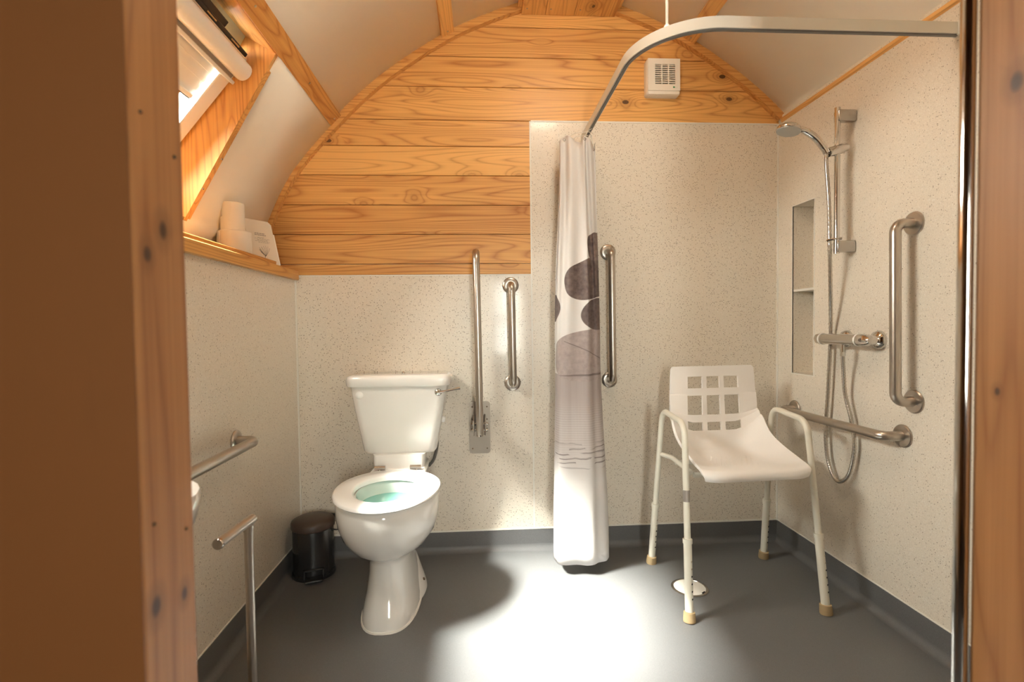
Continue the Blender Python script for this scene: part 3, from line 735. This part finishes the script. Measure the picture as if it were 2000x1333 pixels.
# ------------------------------------------------------------------ ceiling lamp on the ridge (its glow shows as a soft reflection on the boards)
m, nt, b = new_mat('lamp_glow'); b.inputs['Base Color'].default_value = (.9, .85, .75, 1)
b.inputs['Emission Color'].default_value = (1.0, .86, .68, 1); b.inputs['Emission Strength'].default_value = 20.0; MATS['lamp_glow'] = m
lp_ = thing('ceiling_lamp', (.425, 1.45, 2.545), 'round opal ceiling lamp on the ridge boards, above the picture', 'lamp')
obj('lamp_base', lathe([(.148, 2.545), (.150, 2.535), (.150, 2.522), (.146, 2.520)], (.425, 1.45, 0), seg=40), 'fan_white', lp_)
obj('diffuser', lathe([(.144, 2.522), (.146, 2.480), (.138, 2.452), (.105, 2.430), (.05, 2.420), (.002, 2.418)], (.425, 1.45, 0), seg=40), 'lamp_glow', lp_)

# ------------------------------------------------------------------ extractor fan
FX0, FX1, FZ0, FZ1, FY = .797, .959, 2.166, 2.336, YB-.050
fn = thing('extractor_fan', ((FX0+FX1)/2, YB-.003, FZ0), 'square white extractor fan with slotted grille on the timber wall', 'fan')
ox0, ox1, oz0, oz1 = FX0+.038, FX1-.028, FZ0+.046, FZ1-.030     # grille opening
fy = YB-.0035
bm = bmesh.new()
for a in ((FX0+.004, ox0, FZ0+.018, FZ1-.004), (ox1, FX1-.004, FZ0+.018, FZ1-.004), (ox0, ox1, FZ0+.018, oz0), (ox0, ox1, oz1, FZ1-.004)):
    add_box(bm, a[0], a[1], FY, fy, a[2], a[3])
obj('housing', bm, 'fan_white', fn, 0)
bm = bmesh.new(); add_loft(bm, [[(x, y, z) for x, z, _ in rrect((FX0+FX1)/2, (FZ0+FZ1)/2, (FX1-FX0)/2-i, (FZ1-FZ0)/2-i, .012, 0)] for y, i in ((fy, 0), (FY+.014, 0), (FY+.006, .003), (FY+.004, .006))], True, False)
bmesh.ops.delete(bm, geom=[f for f in bm.faces if len(f.verts) > 4], context='FACES')
obj('rim', bm, 'fan_white', fn, 50)
obj('bottom_cover', box(FX0+.006, FX1-.006, FY+.002, fy, FZ0+.001, FZ0+.0185, .004, 2), 'fan_white', fn)
obj('dark_interior', box(ox0, ox1, fy-.012, fy-.004, oz0, oz1), 'black_plastic', fn, 0)
ro = obj('rotor', lathe([(.016, 0), (.016, .012), (.010, .016)], ((ox0+ox1)/2, fy-.012, (oz0+oz1)/2-.005), (0, -1, 0), 20), 'bin_lid', fn)
bm = bmesh.new()
for k in range(7):
    a = 2*PI*k/7; M = Matrix.Translation(((ox0+ox1)/2, fy-.020, (oz0+oz1)/2-.005)) @ Matrix.Rotation(a, 4, 'Y') @ Matrix.Rotation(.5, 4, 'Z')
    add_box(bm, -.010, .010, -.001, .001, .014, .038, M=M)
obj('rotor_blade', bm, 'ferrule', ro, 0)
nl = 10; ph = (oz1-oz0)/9.5
bm = bmesh.new()
for k in range(nl):
    z = oz0+k*ph-.0016; add_box(bm, ox0-.0005, ox1+.0005, FY+.001, FY+.010, max(z, oz0-.002), z+ph*.40)
obj('grille', bm, 'fan_white', fn, 0)
for k in (1, 2): obj('grille_bar', box(ox0+(ox1-ox0)*(k/3+(.005 if k == 1 else 0))-.0028, ox0+(ox1-ox0)*k/3+.0028, FY+.0005, FY+.011, oz0, oz1), 'fan_white', fn, 0)
lo_ = obj('maker_mark', box(FX1-.038, FX1-.030, FY-.0004, FY+.001, FZ0+.030, FZ0+.037), 'logo_green', fn, 0)
obj('maker_mark', box(FX1-.029, FX1-.018, FY-.0004, FY+.001, FZ0+.0315, FZ0+.0345), 'frame_green', fn, 0)
obj('latch', box(FX0+.044, FX0+.050, FY+.006, FY+.012, FZ0-.001, FZ0+.003), 'card', fn, 0)

# ------------------------------------------------------------------ curtain rail
RZ, RXX, RYY = 1.970, .500, 1.476
path = fillet([(RXX, YB-.001, RZ), (RXX, RYY, RZ), (XR, RYY, RZ)], .235, 24)
cr = thing('curtain_rail', (RXX, YB, RZ-.017), 'white L-shaped shower curtain rail curving across the ceiling', 'curtain rail')
def sweep_rect(path, w, h, dz=0):
    rings = []; n = len(path)
    for i, p in enumerate(path):
        t = (path[min(i+1, n-1)]-path[max(i-1, 0)]).normalized(); s = Vector((t.y, -t.x, 0))
        rings.append([p+s*w/2+Vector((0, 0, dz-h/2)), p+s*w/2+Vector((0, 0, dz+h/2)), p-s*w/2+Vector((0, 0, dz+h/2)), p-s*w/2+Vector((0, 0, dz-h/2))])
    return loft(rings)
obj('profile', sweep_rect(path, .018, .034), 'alu_white', cr, 30)
obj('track_groove', sweep_rect(path[:-1]+[path[-1]-Vector((.006, 0, 0))], .010, .006, -.0185), 'rail_groove', cr, 30)
for p, n in ((Vector((XR-.001, RYY, RZ)), (-1, 0, 0)),):
    obj('wall_bracket', box(XR-.012, XR-.0005, RYY-.014, RYY+.014, RZ-.021, RZ+.021, .003, 2), 'alu_white', cr)
sx_, sy_ = .585, 1.548
sup = obj('ceiling_support', tube([(sx_, sy_, RZ+.018), (sx_, sy_, arch_z(sx_-CX)-.0)], .0045, 10), 'alu_white', cr)
obj('support_clip', lathe([(.009, RZ+.012), (.009, RZ+.030), (.006, RZ+.034)], (sx_, sy_, 0), seg=14), 'alu_white', cr)

# ------------------------------------------------------------------ shower curtain
m, nt, b = new_mat('curtain_print'); L = nt.links
uvn = nt.nodes.new('ShaderNodeUVMap'); uvn.uv_map = 'print'
sp = nt.nodes.new('ShaderNodeSeparateXYZ'); L.new(uvn.outputs[0], sp.inputs[0]); U, V = sp.outputs[0], sp.outputs[1]
def cn(scale, detail=3, sv=1.0):
    n = nt.nodes.new('ShaderNodeTexNoise'); n.inputs['Scale'].default_value = scale; n.inputs['Detail'].default_value = detail
    mp = nt.nodes.new('ShaderNodeMapping'); mp.inputs['Scale'].default_value = (1, sv, 1); L.new(uvn.outputs[0], mp.inputs[0]); L.new(mp.outputs[0], n.inputs['Vector']); return n.outputs['Fac']
def ell(cx, cz, rx, rz, rot=0.0, soft=.06, powr=2.0):
    du = mathn(nt, 'SUBTRACT', U, cx); dv = mathn(nt, 'SUBTRACT', V, cz); c, s = math.cos(rot), math.sin(rot)
    a = mathn(nt, 'ADD', mathn(nt, 'MULTIPLY', du, c/rx), mathn(nt, 'MULTIPLY', dv, s/rx))
    d = mathn(nt, 'ADD', mathn(nt, 'MULTIPLY', du, -s/rz), mathn(nt, 'MULTIPLY', dv, c/rz))
    r = mathn(nt, 'ADD', mathn(nt, 'POWER', mathn(nt, 'ABSOLUTE', a), powr), mathn(nt, 'POWER', mathn(nt, 'ABSOLUTE', d), powr))
    return mathn(nt, 'DIVIDE', mathn(nt, 'SUBTRACT', 1+soft/2, r), soft, True)
mot = cn(60, 5); big = cn(14, 3)
WHITE = (.87, .835, .815)
def stone(dark, light):
    r = ramp(nt, [(.30, dark), (.72, light)]); L.new(mathn(nt, 'ADD', mathn(nt, 'MULTIPLY', mot, .55), mathn(nt, 'MULTIPLY', big, .45)), r.inputs['Fac']); return r.outputs['Color']
col = WHITE
# the still water under the stones: mauve wash that fades out downwards, with dark ripple lines
wash = ramp(nt, [(.40, WHITE), (.58, (.60, .53, .51)), (.80, (.42, .345, .33)), (.86, (.40, .33, .315))]); L.new(V, wash.inputs['Fac'])
inw = mathn(nt, 'LESS_THAN', V, .872)
stre = cn(38, 2, .03)
col = mixc(nt, mathn(nt, 'MULTIPLY', inw, mathn(nt, 'ADD', .55, mathn(nt, 'MULTIPLY', stre, .6), True)), col, wash.outputs['Color'])
rip = mathn(nt, 'SINE', mathn(nt, 'ADD', mathn(nt, 'MULTIPLY', V, 300.0), mathn(nt, 'MULTIPLY', cn(9, 2), 13.0)))
ripz = ell(.16, .520, .5, .055, 0, 1.2)
ripm = mathn(nt, 'MULTIPLY', mathn(nt, 'MULTIPLY', mathn(nt, 'GREATER_THAN', rip, .62), ripz), mathn(nt, 'GREATER_THAN', cn(12, 1, 3.0), .47))
col = mixc(nt, mathn(nt, 'MULTIPLY', ripm, .75), col, (.25, .20, .195))
fr_ = mathn(nt, 'MULTIPLY', mathn(nt, 'GREATER_THAN', mathn(nt, 'SINE', mathn(nt, 'MULTIPLY', V, 620.0)), .5), ell(.1, .60, .6, .12, 0, 1.4))
col = mixc(nt, mathn(nt, 'MULTIPLY', fr_, .28), col, WHITE)
# stones, from the bottom of the pile up
col = mixc(nt, ell(.15, .955, .21, .112, .10, .05, 2.6), col, stone((.36, .29, .275), (.56, .475, .455)))
crk = mathn(nt, 'LESS_THAN', mathn(nt, 'ABSOLUTE', mathn(nt, 'ADD', mathn(nt, 'SUBTRACT', V, .975), mathn(nt, 'MULTIPLY', mathn(nt, 'SUBTRACT', U, .10), .42))), .0022)
col = mixc(nt, mathn(nt, 'MULTIPLY', mathn(nt, 'MULTIPLY', crk, ell(.14, .955, .17, .1)), .8), col, (.20, .16, .15))
col = mixc(nt, ell(.152, .868, .17, .0045, .02, .6), col, (.22, .175, .165))
col = mixc(nt, ell(.188, 1.133, .112, .070, .10), col, stone((.085, .058, .054), (.24, .18, .17)))
col = mixc(nt, ell(-.078, 1.16, .062, .060, .0), col, stone((.11, .08, .075), (.26, .2, .19)))
col = mixc(nt, ell(.150, 1.290, .150, .088, .24, .04, 2.6), col, stone((.070, .046, .043), (.27, .20, .185)))
col = mixc(nt, ell(.190, 1.432, .068, .062, .25, .05, 2.6), col, stone((.10, .07, .065), (.34, .26, .24)))
L.new(col, b.inputs['Base Color']); b.inputs['Roughness'].default_value = .55
tl = nt.nodes.new('ShaderNodeBsdfTranslucent'); L.new(col, tl.inputs['Color'])
ms = nt.nodes.new('ShaderNodeMixShader'); ms.inputs[0].default_value = .22
L.new(b.outputs[0], ms.inputs[1]); L.new(tl.outputs[0], ms.inputs[2]); L.new(ms.outputs[0], nt.nodes['Material Output'].inputs[0])
wv = cn(30, 3); bp = nt.nodes.new('ShaderNodeBump'); bp.inputs['Strength'].default_value = .15; bp.inputs['Distance'].default_value = .004
L.new(wv, bp.inputs['Height']); L.new(bp.outputs['Normal'], b.inputs['Normal'])
MATS['curtain_print'] = m
# plan of the gathered cloth, from the wall end to the front leading edge
PB = [(.548, 2.372), (.47, 2.385), (.36, 2.350), (.332, 2.325), (.42, 2.305), (.555, 2.285), (.566, 2.262), (.45, 2.245), (.330, 2.232), (.312, 2.205), (.314, 2.165), (.328, 2.133), (.40, 2.122), (.468, 2.116), (.498, 2.135), (.534, 2.150), (.556, 2.185)]
PM = [(.535, 2.372), (.47, 2.385), (.38, 2.355), (.350, 2.335), (.43, 2.315), (.530, 2.300), (.538, 2.282), (.45, 2.268), (.345, 2.255), (.331, 2.230), (.338, 2.195), (.356, 2.172), (.40, 2.162), (.462, 2.156), (.490, 2.182), (.515, 2.196), (.528, 2.215)]
PT = [(.520, 2.372), (.48, 2.385), (.42, 2.370), (.390, 2.355), (.44, 2.340), (.510, 2.330), (.516, 2.318), (.46, 2.305), (.380, 2.295), (.364, 2.275), (.372, 2.252), (.395, 2.240), (.430, 2.228), (.468, 2.226), (.478, 2.246), (.505, 2.250), (.522, 2.256)]
NV = 44; ZT, ZBOT = 1.925, .052
rowB, rowM, rowT = (catmull([(x, y, 0) for x, y in P], 5) for P in (PB, PM, PT))
NU_ = len(rowB)
arc = [0.0]
for a, b_ in zip(rowM, rowM[1:]): arc.append(arc[-1]+(b_-a).length)
i0 = 11*5                                        # column at the left edge of the front panel: u = 0 there
bm = bmesh.new(); uvl = bm.loops.layers.uv.new('print')
hang = {}
def top_drop(i):   # the hem dips between the hooks
    s = i/(NU_-1); return .045*(1-abs(math.sin(s*PI*5.0+.5)))+.012*(s < .3)
random.seed(11)
wr_ = [random.uniform(-1, 1) for _ in range(400)]
grid = []
for j in range(NV+1):
    t = j/NV; row = []
    for i in range(NU_):
        if t < .5: s = t/.5; q = rowB[i].lerp(rowM[i], s*s*(3-2*s))
        else: s = (t-.5)/.5; q = rowM[i].lerp(rowT[i], s*s*(3-2*s))
        z = ZBOT+(ZT-top_drop(i)*1.0-ZBOT)*t
        if i < i0-12: z += .022*(1-t)*min(1.0, (i0-12-i)/12)
        # creases in the lowest part
        amp = .0035*max(0, 1-t/.14)
        dn = amp*math.sin(i*.55+j*1.3+2*math.sin(i*.21+j*.5))
        if t > .30:
            k_ = min(1.0, (t-.30)/.4); dn += .010*k_*math.sin(i*2*PI/8.5+.6*math.sin(t*7))
        row.append((Vector((q.x+dn*.4, q.y+dn, z)), (arc[i]-arc[i0], z)))
    grid.append(row)
V_ = [[bm.verts.new(c[0]) for c in r] for r in grid]
for j in range(NV):
    for i in range(NU_-1):
        f = bm.faces.new((V_[j][i], V_[j][i+1], V_[j+1][i+1], V_[j+1][i]))
        for lp, (jj, ii) in zip(f.loops, ((j, i), (j, i+1), (j+1, i+1), (j+1, i))): lp[uvl].uv = grid[jj][ii][1]
cu = thing('shower_curtain', (.44, 2.26, ZBOT), 'gathered white shower curtain printed with grey stacked pebbles', 'curtain')
co = obj('cloth', bm, 'curtain_print', cu, 180)
co.modifiers.new('t', 'SOLIDIFY').thickness = .0008
for k, i in enumerate((8, 23, 38, 52, 66, NU_-4)):
    p = grid[NV][i][0]
    h = obj('curtain_hook', tube(fillet([(p.x, p.y, p.z-.012), (p.x*.6+RXX*.4, p.y, (p.z+RZ-.02)/2+.004), (RXX, p.y, RZ-.0235)], .006, 3), .0016, 6), 'alu_white', cu)
    bm = bmesh.new(); ring = [(p.x+.0055*math.cos(a), p.y-.002, p.z-.014+.0055*math.sin(a)) for a in [2*PI*q/14 for q in range(15)]]
    obj('eyelet', tube(ring, .0016, 6), 'chrome', cu)

# ------------------------------------------------------------------ shower mixer and riser
RX_, RY_ = 1.396, 1.905
sh = thing('shower_riser', (XR, RY_, 1.36), 'chrome shower riser rail with hand shower on the right wall', 'shower')
obj('riser_rail', tube([(RX_, RY_, 1.352), (RX_, RY_, 1.916)], .0105, 18), 'chrome', sh)
for z0 in (1.862, 1.357):
    bk = obj('rail_bracket', box(RX_-.006, XR-.0003, RY_-.016, RY_+.016, z0, z0+.044, .006, 3), 'chrome_satin', sh)
obj('hose_ring', tube([(RX_-.030, RY_+.014, 1.404), (RX_-.022, RY_+.004, 1.408), (RX_+.012, RY_-.012, 1.410)], .005, 8), 'chrome_dark', sh)
hd = obj('slider', lathe([(.017, -.030), (.019, -.026), (.0195, .0), (.019, .026), (.017, .030)], (RX_-.006, RY_, 1.752), (.96, -.05, .28), 22), 'chrome', sh)
obj('slider_knob', lathe([(.014, 0), (.0145, .016), (.010, .022)], (RX_+.020, RY_-.002, 1.760), (.96, -.05, .28), 18), 'chrome', hd)
# hand shower: handle rises away from the slider to a disc that faces down
hs = obj('hand_shower', tube(catmull([(RX_-.040, RY_+.004, 1.742), (RX_-.052, RY_+.006, 1.765), (RX_-.082, RY_+.012, 1.805), (RX_-.118, RY_+.018, 1.832), (RX_-.150, RY_+.022, 1.842)], 6),
     [.0125]*6+[.0135]*6+[.0135]*6+[.012]*6+[.012], 16), 'chrome', sh, 60)
ax_ = Vector((-.22, -.05, -.97)).normalized(); hc = Vector((RX_-.180, RY_+.026, 1.842))
sd = obj('spray_head', lathe([(.002, -.017), (.020, -.0165), (.034, -.012), (.043, -.004), (.0455, .004), (.044, .009)], hc, ax_, 36), 'chrome', hs)
obj('spray_face', lathe([(.0425, .009), (.0425, .0115), (.036, .0135), (.002, .0138)], hc, ax_, 36), 'spray_face', hs)
# hose: from the handset down, looping to the mixer outlet
hose_pts = [(RX_-.040, RY_+.004, 1.738), (RX_-.034, RY_+.014, 1.700), (RX_-.020, RY_+.018, 1.55), (RX_-.020, RY_+.012, 1.39), (1.400, 1.944, 1.22), (1.437, 1.992, 1.06), (1.437, 1.996, .96), (1.437, 2.006, .80), (1.437, 2.018, .64), (1.437, 2.010, .53), (1.437, 1.975, .456),
            (1.437, 1.932, .440), (1.437, 1.882, .49), (1.437, 1.856, .60), (1.437, 1.872, .70), (1.430, 1.898, .80), (1.412, 1.885, .90), (1.398, 1.870, .955)]
hp = catmull(hose_pts, 26); rad = [.0072+.0006*math.sin(i*2.1) for i in range(len(hp))]
hz = obj('shower_hose', tube(hp, rad, 12), 'hose_steel', sh, 60)
obj('hose_nut', lathe([(.0095, 0), (.0095, .016)], (1.398, 1.870, .9515), seg=8), 'chrome', hz)
vx, vz = 1.398, 1.016
va = thing('shower_valve', (XR, 1.87, vz-.025), 'chrome thermostatic shower mixer bar on the right wall', 'shower valve')
obj('valve_body', tube([(vx, 1.980, vz), (vx, 1.790, vz)], .0215, 24), 'chrome', va)
for y0, y1 in ((1.984, 2.025), (1.786, 1.728)):
    sg = 1 if y1 > y0 else -1; Ln = abs(y1-y0)
    kb = obj('control_knob', lathe([(.0225, 0), (.0230, Ln*.3), (.0205, Ln*.7), (.012, Ln*.96), (.002, Ln)], (vx, y0, vz), (0, sg, 0), 24), 'chrome', va)
    obj('knob_ring', lathe([(.0236, -.004), (.0240, 0), (.0236, .004)], (vx, y0, vz), (0, sg, 0), 24), 'trim_white', kb)
for y in (1.770, 1.934):
    obj('wall_flange', lathe([(.035, 0), (.035, .003), (.031, .014), (.018, .022), (.015, .066)], (XR, y, vz), (-1, 0, 0), 28), 'chrome', va)
obj('outlet', lathe([(.010, 0), (.010, .030)], (1.398, 1.870, .968), seg=14), 'chrome', va)

# ------------------------------------------------------------------ floor drain
fd = thing('floor_drain', (.842, 1.995, 0), 'round white metal drain cover set in the floor under the shower chair', 'drain')
obj('rim', lathe([(.073, 0), (.073, .0015), (.070, .003), (.064, .003), (.063, .0015)], (.842, 1.995, .0002), seg=48), 'chrome_satin', fd)
obj('cover', lathe([(.0625, 0), (.0625, .002), (.058, .0032), (.002, .0036)], (.842, 1.995, .0002), seg=48), 'trim_white', fd)
for a in (-2.1, -.9):
    obj('lift_slot', box(-.010, .010, -.003, .003, .0018, .0040, M=Matrix.Translation((.842+.060*math.cos(a), 1.995+.060*math.sin(a), 0)) @ Matrix.Rotation(a+PI/2, 4, 'Z')), 'hole_black', fd, 0)

# ------------------------------------------------------------------ shower chair
ch = thing('shower_chair', (1.01, 2.0, 0), 'white plastic shower chair with cream tubular legs in the shower corner', 'chair')
FT = {'fl': Vector((.744, 1.764, 0)), 'fr': Vector((1.267, 1.770, 0)), 'bl': Vector((.759, 2.221, 0)), 'br': Vector((1.288, 2.225, 0))}
TP = {'fl': Vector((.767, 1.862, .700)), 'bl': Vector((.775, 2.118, .712)), 'fr': Vector((1.250, 1.862, .700)), 'br': Vector((1.263, 2.118, .712))}
def along(a, b_, z): return a+(b_-a)*((z-a.z)/(b_.z-a.z))
for s in 'lr':
    f0, b0 = along(FT['f'+s], TP['f'+s], .27), along(FT['b'+s], TP['b'+s], .27)
    ft, bt = along(FT['f'+s], TP['f'+s], .703), along(FT['b'+s], TP['b'+s], .716)
    fo = obj('side_frame', tube(fillet([f0, ft, bt, b0], .060, 10), .0118, 16), 'leg_cream', ch, 60)
    sz = .520
    p, q = along(FT['b'+s], TP['b'+s], sz), along(FT['f'+s], TP['f'+s], sz)
    inx = .045 if s == 'l' else -.045
    obj('seat_bearer', tube(fillet([p, p+Vector((inx, -.035, -.012)), q+Vector((inx, .06, -.012)), q], .03, 5), .0100, 12), 'leg_cream', ch, 60)
    for e_ in 'fb':
        a, t = FT[e_+s], TP[e_+s]
        lg_ = obj('leg', tube([along(a, t, .018), along(a, t, .283)], .0150, 18), 'leg_cream', ch)
        obj('collar', tube([along(a, t, .272), along(a, t, .288)], .0172, 18), 'leg_cream', lg_)
        d = (t-a).normalized()
        obj('ferrule', lathe([(.0215, .0), (.0225, .003), (.0205, .034), (.0165, .036)], (a.x, a.y, 0), d, 20), 'ferrule', lg_)
        for k in range(6):
            c = along(a, t, .082+.026*k)
            side = Vector((.55 if s == 'l' else .55, -.83, 0)).normalized()
            obj('height_hole', lathe([(.0034, 0), (.0034, .0012)], c+side*.0144, side, 10), 'hole_black' if k < 4 else 'screw_metal', lg_, 0)
a, t = FT['fl'], TP['fl']
lb = obj('metal_sleeve', tube([along(a, t, .420), along(a, t, .462)], .0122, 16), 'silver_label', ch)
obj('seat_cross_tube', tube([(.812, 1.885, .500), (1.215, 1.885, .500)], .010, 12), 'leg_cream', ch)
obj('seat_cross_tube', tube([(.815, 2.075, .497), (1.222, 2.075, .497)], .010, 12), 'leg_cream', ch)
# moulded seat shell: one sheet running from the front lip up to the top of the back
us = [-1, -.97, -.88, -.62, -.52, -.49, -.42, -.28, -.21, -.17, -.10, .10, .17, .21, .28, .42, .49, .52, .62, .88, .97, 1]
us = [-1, -.965, -.85, -.625, -.60, -.255, -.225, -.185, -.155, .155, .185, .225, .255, .60, .625, .85, .965, 1]
MID = [(1.772, .508), (1.770, .520), (1.778, .534), (1.80, .540), (1.86, .536), (1.95, .527), (2.04, .523), (2.10, .527), (2.135, .542), (2.153, .570),
       (2.162, .598), (2.163, .604), (2.174, .646), (2.175, .652), (2.179, .672), (2.180, .678), (2.196, .762), (2.197, .768), (2.201, .788), (2.202, .794), (2.213, .846), (2.214, .852), (2.221, .878), (2.222, .888), (2.223, .892)]
EDG = [(1.785, .512), (1.783, .522), (1.787, .536), (1.805, .546), (1.86, .556), (1.94, .572), (2.02, .594), (2.07, .616), (2.10, .640), (2.12, .664),
       (2.135, .690), (2.137, .694), (2.153, .722), (2.155, .726), (2.162, .742), (2.163, .746), (2.182, .798), (2.184, .802), (2.190, .818), (2.191, .822), (2.204, .856), (2.206, .860), (2.212, .880), (2.214, .887), (2.215, .890)]
def half_w(j):
    y, z = MID[j]; t = j/(len(MID)-1)
    if j < 4: return .212-.004*(3-j)*(j < 2)
    if j <= 9: return .214-.004*(j-4)/5
    s = (j-9)/(len(MID)-10); w = .210-.016*s
    return w-(.010 if j == len(MID)-1 else .004 if j == len(MID)-2 else 0)
SC = 1.008
for k in range(10, len(MID)):
    MID[k] = (2.162+.062*((MID[k][1]-.598)/.294)**.85, MID[k][1])
US = [(k, us[k]+(us[k+1]-us[k])*q/3) for k in range(len(us)-1) for q in range(3)]+[(len(us)-2, us[-1])]
MIDV = catmull([(0, y, z) for y, z in MID], 3)
for r in range(30, len(MIDV)):
    q, f3 = r//3, (r % 3)/3; MIDV[r] = Vector((0, *MID[q])).lerp(Vector((0, *MID[min(q+1, len(MID)-1)])), f3)
for _ in range(6):
    for r in range(24, 34): MIDV[r] = (MIDV[r-1]+MIDV[r]*2+MIDV[r+1])/4
EDGV = catmull([(0, y, z) for y, z in EDG], 3)
bm = bmesh.new(); G = []
NR = len(MIDV)
for r in range(NR):
    j, fr3 = min(r//3, len(MID)-2), (r-3*min(r//3, len(MID)-2))/3
    jf = j+fr3; hw = half_w(j)+(half_w(j+1)-half_w(j))*fr3
    my, mz = MIDV[r].y, MIDV[r].z; ey, ez = EDGV[r].y, EDGV[r].z
    k9 = max(0.0, 1-max(0.0, jf-9)/8.0)
    ez = mz+(ez-mz)*k9; ey = my+(ey-my)*k9
    row = []
    for _, u in US:
        w = max(0, (abs(u)-.45)/.55)**1.5 if jf > 4 else max(0, (abs(u)-.7)/.3)**2
        cxs = SC+.020*min(1, max(0, (my-1.77)/.44))+.016*max(0, (mz-.6)/.29)
        row.append(bm.verts.new((cxs+u*hw, my+(ey-my)*w+.010*u, mz+(ez-mz)*w)))
    G.append(row)
hu = {4, 8, 12}; hv = {11, 15, 19}
for r in range(NR-1):
    for i in range(len(US)-1):
        if US[i][0] in hu and r//3 in hv: continue
        bm.faces.new((G[r][i], G[r][i+1], G[r+1][i+1], G[r+1][i]))
sh_o = obj('seat_shell', bm, 'plastic_white', ch, 180)
md = sh_o.modifiers.new('t', 'SOLIDIFY'); md.thickness = .010; md.offset = 0
md = sh_o.modifiers.new('b', 'BEVEL'); md.width = .0035; md.segments = 2; md.limit_method = 'ANGLE'; md.angle_limit = math.radians(50)
# raised grip dimples moulded in the seat
bm = bmesh.new()
for i in range(13):
    for j in range(9):
        x, y = SC+.006-.125+i*.021+(j % 2)*.0105, 1.865+j*.021
        t = min(range(4, 9), key=lambda q: abs(MID[q][0]-y)); a, b_ = MID[t], MID[t+1] if MID[t][0] < y else MID[t-1]
        z = a[1]+(b_[1]-a[1])*((y-a[0])/(b_[0]-a[0]) if b_[0] != a[0] else 0)+.0048
        add_lathe(bm, [(.0040, 0), (.0030, .0012), (.0005, .0016)], (x, y, z), seg=6)
dm = obj('grip_dimples', bm, 'plastic_white', sh_o); dm['kind'] = 'stuff'
